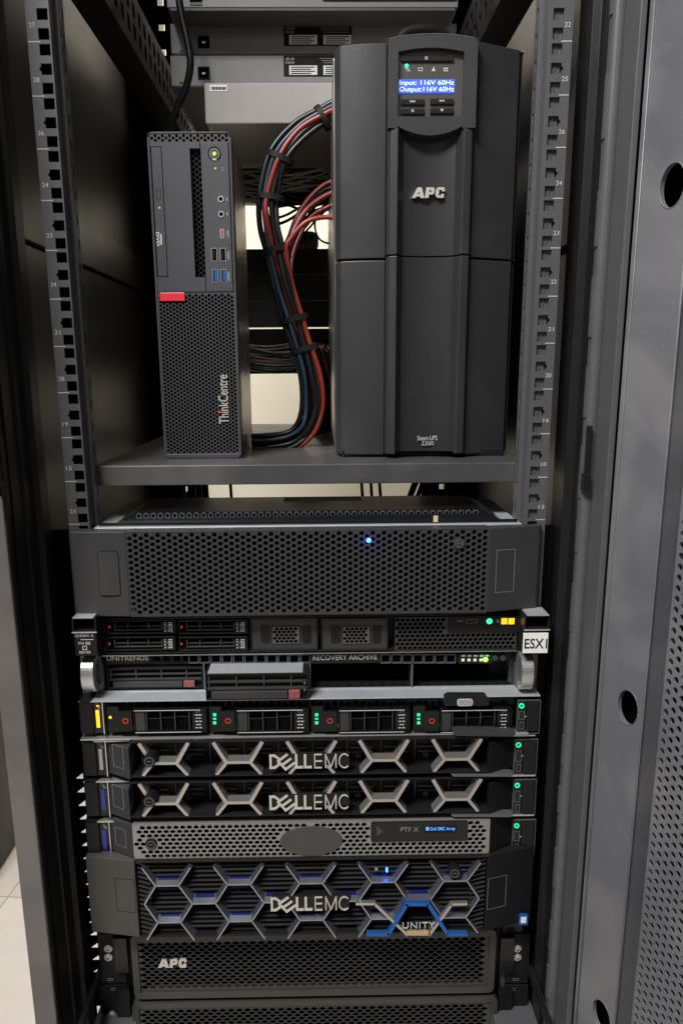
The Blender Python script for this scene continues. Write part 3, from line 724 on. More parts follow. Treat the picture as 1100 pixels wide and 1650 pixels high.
text_mesh('Input: 116V 60Hz', R(643.5, 129.5, 731, 139.5, YD), YD-.6, .15, bold=.008).build('screen_text', 'lcdt', scr)
text_mesh('Output:116V 60Hz', R(643, 140, 731, 150, YD), YD-.6, .15, bold=.008).build('screen_text', 'lcdt', scr)
# logo: extended slanted letters
def apc_logo(r, Y, dep, par):
    x0, x1, z0, z1 = r; W = x1-x0; H = z1-z0; b = MB()
    def pt(u, v): return (x0+u*W, z0+v*H)
    cnt = [0]
    def pg(*q): cnt[0] += 1; b.prism([pt(u, v) for u, v in q], Y-dep-.03*cnt[0], Y+.2)
    pg((0, 0), (.17, 1), (.28, 1), (.12, 0)); pg((.20, 1), (.30, 1), (.385, 0), (.26, 0)); pg((.08, .14), (.30, .14), (.29, .36), (.12, .36))
    pg((.40, 0), (.51, 0), (.55, 1), (.44, 1)); pg((.44, 1), (.64, 1), (.69, .9), (.69, .76), (.45, .76)); pg((.59, .80), (.69, .80), (.68, .46), (.59, .52)); pg((.45, .54), (.62, .54), (.68, .46), (.63, .32), (.44, .32))
    pg((.715, .22), (.73, .78), (.83, .70), (.82, .30)); pg((.73, .76), (.79, 1), (.98, 1), (1, .76)); pg((.715, .24), (.77, 0), (.97, 0), (.98, .24)); pg((.91, .80), (1, .80), (1, .62), (.91, .62)); pg((.89, .20), (.98, .20), (.98, .38), (.89, .38))
    b.build('logo', 'logo', par)
apc_logo(R(663, 302, 716, 319, YU+1), YU+3, 2.5, ups)
text_mesh('Smart-UPS', R(672, 702, 704, 709.5, YU+4), YU+4, .6).build('model_text', 'dim', ups)
text_mesh('2200', R(679, 711, 698, 717.5, YU+4), YU+4, .6, spacing=1.1).build('model_text', 'dim', ups)

# ================================================================== RACK SERVERS
def chassis(t, z0, z1, y0=2, y1=640, x=221, m='dsteel'):
    return MB().box(-x, x, y0, y1, z0, z1).build('chassis', m, t)
def tab(par, r, Y, rad, m='ear', name='release_tab'):
    o = MB().prism(rrect(grow(r, .7), rad+.6), Y-.15, Y+.5).build(name, 'ink', par); MB().prism(rrect(r, rad), Y-.55, Y).build('tab_face', m, o); return o
def lock(par, px, py, Y, rr, m='gloss', y1=None):
    x, z = inv(px, py, Y); o = MB().cyl(x, z, rr, Y-1.5, (y1 if y1 is not None else Y+1), 24).build('key_lock', m, par, bevel=.3)
    MB().ring(x, z, rr*.62, rr*.75, Y-1.9, Y-1.4).build('lock_ring', 'dsteel', o); MB().strip((x-rr*.35, z), (x+rr*.35, z), .8, Y-1.9, Y-1.4).build('key_slot', 'dsteel', o); return o

def slope_tab(par, r, xA, ya, xB, yb_, m='faint', w_=.5):
    f_ = lambda x: ya+(yb_-ya)*(x-xA)/(xB-xA)-.25
    b = MB()
    for (x0, x1, z0, z1) in ((r[0], r[1], r[2], r[2]+w_), (r[0], r[1], r[3]-w_, r[3]), (r[0], r[0]+w_, r[2]+w_, r[3]-w_), (r[1]-w_, r[1], r[2]+w_, r[3]-w_)):
        b.add([(x0, f_(x0), z0), (x1, f_(x1), z0), (x1, f_(x1), z1), (x0, f_(x0), z1)], [(0, 1, 2, 3)])
    b.build('release_tab', m, par)
# ---- A: two unit server with perforated bezel
YA = -22
xa, xb = (inv(108, 860, YA)[0]+inv(119, 985, YA)[0])/2, (inv(878, 855, YA)[0]+inv(872, 985, YA)[0])/2
za, zb_ = inv(500, 991, YA)[1], inv(500, 854, YA)[1]
A = thing('rack_server', 'wide black server with honeycomb bezel and one bright blue light', 'rack server', (0, YA, za), 'servers stacked in the cabinet')
xg0, xg1 = (inv(203, 860, YA)[0]+inv(209, 985, YA)[0])/2, (inv(786, 860, YA)[0]+inv(785, 985, YA)[0])/2
for i, (p, q) in enumerate(((xa, xg0), (xg1, xb))):
    ou = p if i == 0 else q; inn = q if i == 0 else p; s_ = 1 if i == 0 else -1
    sl0 = 13 if i else 3; e = MB().vprism([(ou, YA+sl0+2), (ou+3*s_, YA+sl0), (inn, YA), (inn, YA+14), (ou+3*s_, YA+20), (ou, YA+20)], za+.5, zb_).build('bezel_end', 'ear', A, bevel=1)
    rr = R(160, 889, 192, 959, YA) if i == 0 else R(799, 887, 831, 956, YA)
    tab(e, rr, YA, 3) if i == 0 else slope_tab(e, rr, xg1, YA, xb-3, YA+13, 'faint')
MB().hexmesh((xg0, xg1, za+1.5, zb_-1), 6.25, 5.72, 2.12, YA+.4, YA+1.7, vert=True, lip=.5).build('perforated_bezel', 'grille', A)
MB().box(xg0, xg1, YA, YA+18, zb_-1, zb_).build('bezel_top', 'ear', A, bevel=.3)
MB().box(xg0, xg1, YA+.5, YA+3, za, za+1.4).build('bezel_bottom', 'ear', A)
MB().box(xg0, xg1, YA+16, YA+18, za+1, zb_-1.1).build('bezel_backing', 'deep', A)
def glow(name, loc, col, power):
    l = bpy.data.lights.new(name, 'POINT'); l.energy = power; l.color = col; l.shadow_soft_size = .0015
    o = bpy.data.objects.new(name, l); C.objects.link(o); o.location = Vector(loc)*MM
x, z = inv(594, 871, YA); glow('blue_led_light', (x, YA-7, z), (.05, .12, 1), .006); o = MB().dome(x, z, 2.6, YA+1.5, 2.6).build('power_light', 'led_b', A, smooth=True)
lock(A, 739, 875.5, YA, 5.6, 'grille')
MB().box(-221, 221, -3, 150, za+1, zb_+.6).build('chassis', 'steel', A, bevel=.5)
lz = zb_+.6; b = MB()
b.add([(-205, 6, lz), (205, 6, lz), (205, 28, lz+10), (-205, 28, lz+10), (-185, 28, lz+10), (185, 28, lz+10), (185, 120, lz+10), (-185, 120, lz+10), (-205, 120, lz), (205, 120, lz)],
      [(0,1,5,4), (0,4,7,8), (1,9,6,5), (4,5,6,7), (8,7,6,9)])
lid = b.build('raised_lid', 'gloss', A)
b = MB(); b.box(-218, 218, 4, 5.5, lz, lz+3.5); b.build('lid_edge', 'gloss', A, bevel=.3)
b = MB()
k = -180
while k < 181: b.ring(k, lz+7.6, 1.9, 2.9, 20.5, 23, 12); k += 7.6
b.build('vent_holes', 'dsteel', lid, smooth=False)
MB().prect(R(698, 831, 705, 841, 3), 2.6, 3.8).build('sticker', 'tan', A)
r = R(498, 802, 560, 809, 60); MB().box(-30, 60, 90, 118, lz+10, lz+10.3).build('top_sticker', 'tan', A)

# ---- B: server with two label ears
YB = -6
z0, z1 = inv(500, 1051, YB)[1], inv(500, 992, YB)[1]
B = thing('rack_server', 'black server between the ESX1 label and a small silver lettered tag', 'rack server', (0, YB, z0), 'servers stacked in the cabinet')
MB().box(-221, 221, YB+16, 640, z0+.5, z1-.5).build('chassis', 'black', B)
rf = R(168, 993, 838, 1050, YB); MB().frame((rf[0], rf[1], z0+.8, z1-.5), 1.3, YB, YB+16).build('front_frame', 'black', B, bevel=.3)
def bay(a, b_, c, d):
    q = R(a, b_, c, d, YB); o = MB().frame(q, 1.2, YB-.6, YB+10).build('drive_bay', 'black', B, bevel=.3)
    MB().prect(grow(q, -1.2), YB+6, YB+10).build('bay_backing', 'deep', o)
    g0 = R(a+12, b_+5, c-22, d-5, YB); bb = MB()
    for f in (0, .28, .72, 1): xx = g0[0]+(g0[1]-g0[0])*f; bb.box(xx-.5, xx+.5, YB+.5, YB+5, g0[2], g0[3])
    bb.box(g0[0], g0[1], YB+.3, YB+5, g0[2], g0[2]+.9); bb.box(g0[0], g0[1], YB+1.5, YB+5, (g0[2]+g0[3])/2-.3, (g0[2]+g0[3])/2+.3)
    bb.build('carrier_grille', 'ear', o)
    hb = R(c-20, b_+3, c-3, d-3, YB); MB().prect(hb, YB-.3, YB+6).build('carrier_latch', 'black', o)
    bb = MB()
    for k in range(6): zz_ = hb[2]+(hb[3]-hb[2])*(k+.5)/6; bb.box(hb[0]+1+(k % 2), hb[0]+3.2, YB-.6, YB-.3, zz_-.3, zz_+.3); bb.box(hb[0]+5+(k*7 % 3)*.5, hb[1]-1, YB-.6, YB-.3, zz_-.3, zz_+.35)
    bb.build('latch_print', 'dim', o)
    MB().prect(R(a+3, (b_+d)/2-2, a+5, (b_+d)/2+2, YB), YB-.9, YB-.6).build('bay_light', 'led_r', o)
for a in (173, 289):
    for b_ in (999, 1026): bay(a, b_, a+110, b_+22)
for a in (404, 517):
    q = R(a, 996, a+108, 1048, YB); o = MB().frame(q, 1.2, YB-.4, YB+6).build('blank_bay', 'black', B, bevel=.3)
    MB().prect(grow(q, -1.2), YB+1.0, YB+8).build('bay_face', 'ear', o)
    for (p0, p1) in ((a+16, a+31), (a+82, a+97)): MB().prism(rrect(R(p0, 1008, p1, 1037, YB), 3), YB+.4, YB+1.1).build('finger_grip', 'black', o, bevel=.3)
    MB().prect(R(a+34, 1009, a+79, 1038, YB), YB+.8, YB+1.1).build('grille_backing', 'deep', o)
    g0 = R(a+35, 1010, a+78, 1037, YB); MB().hexmesh(g0, 4.9, 3.95, .84, YB+.1, YB+.7, vert=False, hexhole=True).build('honeycomb', 'dsteel', o)
q = R(636, 994, 832, 1048, YB); lim = inv(718, 1020, YB)
MB().prect(q, YB+5, YB+8).build('grille_backing', 'deep', B)
MB().hexmesh(q, 5.4, 4.65, .80, YB, YB+2, hexhole=True, inside=lambda u, v: not (u > lim[0]-3 and v > lim[1]-1)).build('honeycomb_vent', 'grille', B)
op = MB().prect(R(721, 992.5, 838, 1018, YB), YB-1.5, YB-.05).build('operator_panel', 'black', B, bevel=.4)
q = R(750, 998, 769, 1004, YB-1.5); MB().frame(q, .6, YB-2.1, YB-1.4).build('usb_port', 'dsteel', op)
x, z = inv(788, 1001, YB-1.5); MB().dome(x, z, 3.2, YB-1.5, 1.2).build('power_light', 'led_g', op)
for xx in (807, 818.5): MB().prect(R(xx, 996, xx+9.5, 1005.5, YB-1.5), YB-2.2, YB-1.5).build('alert_light', 'led_a', op)
b = MB(); b.prect(R(736, 1000, 746, 1001.2, YB-1.5), YB-1.8, YB-1.5); b.prect(R(799, 998, 804, 1003, YB-1.5), YB-1.8, YB-1.5); b.build('panel_marks', 'faint', op)
YE = -30
for i, (a, c, yt) in enumerate(((118, 157, 995), (843, 884, 991))):
    q = R(a, yt, c, yt+62, YE); hd = R(a, yt, c, yt+24, YE)
    e = MB().box(q[0]+.8, q[1]-.8, YE, YB+12, q[2], hd[2]).build('ear_tag' if i == 0 else 'rack_ear', 'black', B, bevel=.8)
    hh = MB().frame((q[0], q[1], hd[2], hd[3]), 2, YE-1, YB+10).build('latch_handle', 'black', B, bevel=.5)
    MB().prect(grow(hd, -1.8), YE+6, YE+8).build('handle_recess', 'deep', hh); MB().box(q[0]-.3, q[1]+.3, YE-1.8, YE-.8, hd[2]-.2, hd[2]+1).build('handle_edge', 'tblue' if 0 else ('steel' if i == 0 else 'cgrey'), hh)
    MB().box(q[0]+2, q[1]-2, YE-3, YB, hd[3], hd[3]+.8).build('handle_top', 'steel', hh)
    if i == 0:
        text_mesh('System x', R(121, 1020, 151, 1028, YE), YE, .3).build('tag_text', 'dim', e)
        text_mesh('M4 B8', R(127, 1034, 146, 1039, YE), YE, .3).build('tag_text', 'dim', e); 
        x, z = inv(137, 1044, YE); MB().frame((x-2.4, x+2.4, z-2.2, z+2.2), .8, YE-.3, YE).build('tag_symbol', 'dim', e); text_mesh('SERVER', R(128, 1049, 147, 1053, YE), YE, .3).build('tag_text', 'dim', e)
        b = MB(); b.prect(R(130, 1030, 151, 1031, YE), YE-.3, YE); b.build('tag_line', 'dim', e)
    else:
        lb = MB().prect(R(842, 1020, 882, 1052, YE-1), YE-1.4, YE-.05).build('paper_label', 'tapew', B)
        text_mesh('ESX1', R(844.5, 1029, 881, 1045, YE-1.4), YE-1.4, .2, bold=.012).build('label_text', 'ink', lb)

# ---- C: recovery appliance
YC = 0
z0, z1 = inv(500, 1114, YC)[1], inv(500, 1053, YC)[1]
Cc = thing('rack_server', 'silver handled server with two empty drive bays and lime green light', 'rack server', (0, YC, z0), 'servers stacked in the cabinet')
q0 = R(165, 1052, 832, 1113, YC); ca = (q0[0], q0[1])
MB().box(-221, 221, 140, 640, z0+.5, z1-.5).build('chassis', 'black', Cc)
def hbar(a, y, c, h, name, m, par, Y=YC, y0=-1, y1=140):
    q = R(a, y, c, y+h, Y); return MB().box(q[0], q[1], Y+y0, Y+y1, q[2], q[3]).build(name, m, par)
hbar(165, 1051.5, 833, 1.8, 'top_plate', 'steel', Cc, y1=20); hbar(165, 1109.5, 833, 2.5, 'bottom_plate', 'steel', Cc, y1=3)
for a in (165, 328, 498, 662, 829):
    q = R(a, 1070, a+2.6, 1110, YC); MB().box(q[0], q[1], YC-.8, 30, q[2], q[3]).build('bay_divider', 'dsteel', Cc)
hd = R(168, 1053.5, 829, 1069.5, YC); head = MB().box(hd[0], hd[1], YC+4, 30, hd[2], hd[3]).build('header', 'black', Cc)
hl = MB()
for a in list(range(246, 300, 16)): hl.prect(R(a, 1056, a+11, 1067, YC), YC+3.4, YC+4.2)
hl.build('vent_windows', 'deep', head)
b = MB()
for a in list(range(304, 495, 18))+[613+17.5*k for k in range(7)]:
    b.frame(R(a, 1054.5, a+16, 1069, YC), .8, YC, YC+4)
b.build('vent_frames', 'dsteel', head)
b = MB()
for a in list(range(304, 495, 18))+[613+17.5*k for k in range(7)]: b.prect(R(a+2, 1055.5, a+14, 1068, YC), YC+3, YC+4.2)
b.build('vent_holes', 'deep', head)
MB().prect(R(170, 1054, 243, 1069, YC), YC+1, YC+4).build('name_strip', 'black', head); MB().prect(R(501, 1054, 611, 1069, YC), YC+.6, YC+4).build('name_strip', 'black', head)
text_mesh('UNITRENDS', R(172, 1057.5, 239, 1064.5, YC), YC+1, .4).build('name_text', 'logo', head)
text_mesh('RECOVERY ARCHIVE', R(504, 1055.5, 607, 1063.5, YC), YC+.6, .3).build('name_text', 'dim', head)
lp = MB().prect(R(738, 1053.5, 792, 1069, YC), YC-.5, YC+4).build('light_panel', 'black', head)
for k in range(4): MB().prect(R(743+9.6*k, 1061, 747.5+9.6*k, 1065, YC), YC-1, YC-.5).build('status_light', 'led_w', lp)
x, z = inv(781.5, 1062.5, YC); glow('lime_led_light', (x, YC-6, z), (.1, 1, .05), .0025); MB().dome(x, z, 2.6, YC-.5, 1.5).build('power_light', 'led_lime', lp)
b = MB()
for k in range(5): b.prect(R(743+9.6*k, 1055, 749+9.6*k, 1057.5, YC), YC-.8, YC-.5)
b.build('light_marks', 'dim', lp)
for xx in (797, 809.5): c = inv(xx, 1060, YC); MB().cyl(c[0], c[1], 3.2, YC-1.5, YC+4, 18).build('push_button', 'ear', head, bevel=.5)
# closed bay interior walls are the chassis itself; floors of empty bays
for a, c in ((501, 661), (665, 828)):
    q = R(a, 1071, c, 1109, YC); b = MB(); b.box(q[0], q[1], YC+2, 138, q[2]-2, q[2]+.8); o = b.build('bay_floor', 'black', Cc)
    b = MB()
    for k in range(9): xx = q[0]+6+(q[1]-q[0]-12)*k/8; b.box(xx-3, xx+3, 6, 9, q[2]+.8, q[2]+1.0); b.box(xx-3, xx+3, 20, 23, q[2]+.8, q[2]+1.0)
    b.build('floor_slots', 'deep', o)
MB().box(hd[0], hd[1], 30, 140, hd[2], hd[2]+1).build('bay_ceiling', 'black', Cc)
def caddy(a, b_, c, d, Y, nm='drive_caddy'):
    q = R(a, b_, c, d, Y); W = q[1]-q[0]; H = q[3]-q[2]
    o = MB().box(q[0], q[1], Y+6, Y+130, q[2], q[3]).build(nm, 'black', Cc, bevel=.6)
    MB().frame(q, 1.5, Y, Y+6).build('caddy_frame', 'black', o, bevel=.5)
    bb = MB()
    for k in range(4): bb.box(q[0]+3+(W-16)*(k)/3.2, q[0]+4.6+(W-16)*k/3.2, Y+1.5, Y+5.9, q[2]+H*.42, q[3]-1.5)
    bb.box(q[0]+2, q[1]-2, Y+1.2, Y+5.9, q[2]+H*.64, q[2]+H*.70); bb.box(q[0]+2, q[1]-2, Y+1.0, Y+5.9, q[2]+H*.38, q[2]+H*.46)
    bb.build('caddy_ribs', 'ear', o, bevel=.2)
    MB().box(q[0]+6, q[1]-22, Y-1.2, Y+4, q[2]+1.8, q[2]+H*.34).build('lever', 'ear', o, bevel=.8)
    MB().box(q[1]-21, q[1]-9, Y-1.6, Y+4, q[2]+1.5, q[2]+H*.36).build('latch_button', 'maroon', o, bevel=.6)
    return o, q
caddy(173, 1076, 327, 1109, YC)
o, q = caddy(331, 1085, 497, 1128, -26, 'pulled_drive_caddy')
MB().box(q[0]+3, q[1]-6, -25, 105, q[3], q[3]+1).build('drive_top', 'steel', o)
b = MB(); b.strip((q[0]+20, q[3]+4), (q[0]+48, q[3]+2), .7, 6, 8); b.strip((q[0]+48, q[3]+2.2), (q[1]-40, q[3]+3.4), .7, 6, 8); b.build('spring_wire', 'alum', o)
for zf in (.35, .6): c = q[1]-4, q[2]+(q[3]-q[2])*zf; MB().dome(c[0], c[1], 1.3, -26, .8, 10).build('rivet', 'dsteel', o)
for i, (a, c) in enumerate(((131, 161), (834, 862))):
    yy0, yy1 = (1061, 1118) if i == 0 else (1057, 1114)
    q = R(a, yy0, c, yy1, -20); cxm = (q[0]+q[1])/2; czm = (q[2]+q[3])/2; hh = (q[3]-q[2])/2
    arc = []
    for k in range(17):
        th = math.pi*k/16; arc.append((cxm, -6-20*math.sin(th)*1, czm+hh*math.cos(th)))
    # flat D-shaped pull handle, seen obliquely
    b = MB(); outp = []; n = 20
    for k in range(n+1):
        th = -math.pi/2+math.pi*k/n; outp.append((-4-24*max(0, math.cos(th))**.55, czm+hh*math.sin(th)))
    inp = [(y_*.62-1.2, czm+(z_-czm)*.74) for y_, z_ in outp]
    w0, w1 = (q[0]+3, q[0]+15) if i == 0 else (q[1]-15, q[1]-3)
    ln = len(outp); vs = [(w0, *p) for p in outp]+[(w1, *p) for p in outp]+[(w0, *p) for p in inp]+[(w1, *p) for p in inp]
    fs = []
    for k in range(ln-1): fs += [(k, k+1, ln+k+1, ln+k), (2*ln+k, 2*ln+k+1, 3*ln+k+1, 3*ln+k), (k, k+1, 2*ln+k+1, 2*ln+k), (ln+k, ln+k+1, 3*ln+k+1, 3*ln+k)]
    b.add(vs, fs); h_ = b.build('pull_handle', 'alum', Cc, bevel=1)
    bp = R(a+4 if i == 0 else a-2, yy0-4, c+4 if i == 0 else c+3, yy1, -3); MB().prect(bp, -3, 2).build('handle_plate', 'dsteel', h_, bevel=.4)
    cc_ = ((bp[0]+bp[1])/2+(4 if i == 0 else -2), czm); MB().cyl(cc_[0], cc_[1], 4, -5, -3).build('thumbscrew', 'dsteel', h_)

# ---- helpers for the one-unit family
def ears(t, yt, yb, Y, xl, xr, bar_m, ring=True, first=False):
    l0 = R(xl, yt, xl+22, yb, Y); e = MB().prect(l0, Y, 6).build('rack_ear', 'black', t, bevel=1.2)
    l1 = R(xl+23, yt+1, xl+38, yb-1, Y+2); p = MB().prect(l1, Y+3, 6).build('status_panel', 'gloss', t)
    MB().prect(R(xl+27.5, yt+15, xl+33, yb-11, Y+3), Y+2.2, Y+3).build('light_bar', bar_m, p)
    for k in range(3): MB().prect(R(xl+26+2*k, yt+4+3.4*k, xl+30+2*k, yt+6+3.4*k, Y+3), Y+2.4, Y+3).build('status_light', 'led_a' if first and k == 1 else 'faint', p)
    MB().prect(R(xl+38, yt+1, xl+39.5, yb, Y), Y-.5, 6).build('ear_edge', 'alum', t)
    e = MB().prect(R(xr-20, yt+2, xr, yb-4, Y), Y, 6).build('rack_ear', 'black', t, bevel=1)
    MB().frame(R(xr-35, yt, xr+2, yb, Y), .7, Y+1, Y+5).build('ear_frame', 'dsteel', t)
    p = MB().prect(R(xr-34, yt+1.5, xr-21, yb-3, Y), Y+2, 6).build('port_panel', 'gloss', t)
    x, z = inv(xr-28.5, yt+8, Y+2); MB().ring(x, z, 1.5, 3.0, Y+.9, Y+2, 18).build('power_ring', 'led_gr', p)
    u = MB().frame(R(xr-33, yt+17, xr-24, yb-24, Y+2), .6, Y+1.1, Y+2).build('usb_port', 'dsteel', p)
    v = MB().frame(R(xr-32, yb-20, xr-25, yb-8, Y+2), .55, Y+1.1, Y+2).build('service_port', 'dsteel', p)
    x, z = inv(xr-22, yt+26, Y+2); MB().dome(x, z, .8, Y+2, .5, 8).build('pin_light', 'dim', p)
def lid(t, y, xl, xr, Y, y1=640):
    q = R(xl, y, xr, y+2.4, Y); return MB().box(q[0], q[1], Y, y1, q[2], q[3]).build('lid_plate', 'alum', t, bevel=.3)

# ---- D: server with four large drives
YD_ = -24
z0, z1 = inv(500, 1186, YD_)[1], inv(500, 1127, YD_)[1]
Dd = thing('rack_server', 'black server with four wide drives and small green lights, amber bar at left', 'rack server', (0, YD_, z0), 'servers stacked in the cabinet')
MB().box(-221, 221, 8, 640, z0+.5, z1-.5).build('chassis', 'black', Dd)
q = R(126, 1125, 870, 1127, YD_); MB().box(q[0], q[1], YD_, -1.5, z1-.2, z1+1).build('top_plate', 'steel', Dd, bevel=.3)
q = R(130, 1184, 850, 1187, YD_); MB().box(q[0], q[1], YD_-2, 60, z0-.8, z0+.8).build('bottom_plate', 'alum', Dd, bevel=.3)
ears(Dd, 1129, 1183, YD_, 128, 868, 'led_a', first=True)
hb = R(170, 1128, 828, 1139, YD_+8); hh = MB().prect(hb, YD_+8, 8).build('header', 'black', Dd)
b = MB()
for k in range(55): a = 196+k*11.3; b.prect(R(a, 1129.5+(k % 3), a+7.5, 1137, YD_+8), YD_+7.2, YD_+8.2)
b.build('vent_slots', 'deep', hh)
vg = MB().prism([inv(717, 1138, YD_-4), inv(712, 1128, YD_-4), inv(722, 1121, YD_-4), inv(782, 1121, YD_-4), inv(789, 1128, YD_-4), inv(787, 1138, YD_-4)], YD_-4, YD_+6).build('video_port_tab', 'black', Dd, bevel=.6)
q = R(736, 1126, 761, 1137, YD_-4); MB().prism(rrect(q, 2.5), YD_-5, YD_-4).build('video_port', 'dim', vg); b = MB()
for k in range(3):
    for j in range(5): c = inv(740+4.2*j+(k % 2)*1.5, 1129+2.8*k, YD_-5); b.cyl(c[0], c[1], .7, YD_-5.3, YD_-5, 6)
b.build('pin_holes', 'ink', vg)
for i, (a, c) in enumerate(((173, 333), (338, 497), (502, 660), (666, 824))):
    sgn_ = 1
    led = MB().prect(R(a, 1141, a+19, 1180, YD_), YD_+1, 6).build('carrier_end', 'black', Dd, bevel=.4)
    if i == 0:
        x, z = inv(a+5, 1156, YD_+1); MB().dome(x, z, 1.7, YD_+1, .8, 10).build('drive_light', 'led_a', led)
    else:
        for yy in (1151.5, 1158, 1164.5): x, z = inv(a+8, yy, YD_+1); MB().prect((x-1.7, x+1.7, z-(1.6 if yy != 1158 else .9), z+(1.6 if yy != 1158 else .9)), YD_+.4, YD_+1).build('drive_light', 'led_gr', led)
    sq = MB().prect(R(a+18, 1147, a+41, 1178, YD_), YD_-1.5, YD_+4).build('release_button', 'black', Dd, bevel=.5)
    x, z = inv(a+29.5, 1161.5, YD_-1.5); MB().ring(x, z, 2.3, 3.0, YD_-1.9, YD_-1.4).build('button_ring', 'led_r', sq)
    q = R(a+43, 1143, c, 1180, YD_); cr = MB().frame(q, 1.1, YD_-1, YD_+8).build('drive_carrier', 'gloss', Dd, bevel=.4)
    MB().prect(grow(q, -1), YD_+5, YD_+8).build('carrier_back', 'deep', cr)
    b = MB(); b.box(q[0]+1, q[1]-6, YD_-1.5, YD_-.8, q[3]-1.0, q[3]-.4); b.box(q[0]+1, q[1]-6, YD_-1.5, YD_-.8, q[2]+.3, q[2]+.9); b.build('carrier_edges', 'dim', cr)
    W = q[1]-q[0]; MB().box(q[0]+1.5, q[0]+W*.15, YD_+.5, YD_+6, q[2]+1.5, q[3]-1.5).build('carrier_lever', 'ear', cr, bevel=.4)
    b = MB(); w0 = q[0]+W*.17; w1 = q[0]+W*.76
    for k in range(4): xx = w0+(w1-w0)*k/3; b.box(xx-.6, xx+.6, YD_+1, YD_+6, q[2]+2, q[3]-2)
    for k in range(3):
        xx = w0+(w1-w0)*(k+.5)/3; b.box(xx-8, xx+8, YD_+4.3, YD_+5.2, (q[2]+q[3])/2+.5+k, (q[2]+q[3])/2+1.2+k)
    b.build('carrier_bars', 'slat', cr)
    b = MB(); xx = q[0]+W*.84
    for k in range(6): zz_ = q[2]+4+(q[3]-q[2]-8)*k/5; b.box(xx+(k % 2), xx+3+(k*5 % 3)*.5, YD_+.6, YD_+1.2, zz_, zz_+.8); b.box(xx+4.2, xx+7-(k % 2), YD_+.6, YD_+1.2, zz_-.1, zz_+.9)
    MB().box(q[0]+W*.8, q[1]-2, YD_+1.2, YD_+6, q[2]+1.5, q[3]-1.5).build('carrier_latch', 'black', cr)
    b.build('carrier_print', 'dim', cr)
MB().prism([inv(729, 1179, YD_-10), inv(734, 1185, YD_-10), inv(826, 1186, YD_-10), inv(830, 1180, YD_-10)], YD_-12, YD_+4).build('pull_out_tag', 'ear', Dd, bevel=.4)

# ---- lettering shared by three bezels
def dell(par, r, Y, dep=1.2):
    x0, x1, z0, z1 = r; W = x1-x0; H = z1-z0; b = MB(); cnt = [0]
    def S(p, q, w): cnt[0] += 1; b.strip((x0+p[0]*W, z0+p[1]*H), (x0+q[0]*W, z0+q[1]*H), w, Y-dep-.012*cnt[0], Y+.2)
    k = H*.145
    # D
    S((.015, 0), (.015, 1), k); S((.0, .94), (.07, .94), k); S((.0, .06), (.07, .06), k); S((.06, .96), (.118, .72), k); S((.06, .04), (.118, .28), k); S((.116, .25), (.116, .75), k)
    # tilted E
    c = math.cos(math.radians(38)); s_ = math.sin(math.radians(38)); cx, cz = .215*W+x0, .48*H+z0
    def rt(u, v): return (cx+(u*c-v*s_)*H*.52, cz+(u*s_+v*c)*H*.52)
    for u0, v0, u1, v1 in ((-.75, -.8, -.75, .8), (-.9, .75, .75, .75), (-.9, 0, .75, 0), (-.9, -.75, .75, -.75)):
        cnt[0] += 1; b.strip(rt(u0, v0), rt(u1, v1), k, Y-dep-.012*cnt[0], Y+.2)
    for o_ in (.335, .445): S((o_, 0), (o_, 1), k*1.1); S((o_-.012, .07), (o_+.085, .07), k)
    t_ = H*.07
    S((.565, 0), (.565, 1), t_)
    for v in (.02, .5, .98): S((.56, v), (.655, v), t_)
    S((.70, 0), (.70, 1), t_); S((.70, 1), (.765, .05), t_); S((.765, .05), (.83, 1), t_); S((.83, 1), (.83, 0), t_)
    pr = None
    for i in range(13):
        a = math.radians(45+270*i/12); p_ = (.935+.065*math.cos(a), .5+.5*math.sin(a))
        if pr: S(pr, p_, t_)
        pr = p_
    b.build('lettering', 'logo', par)

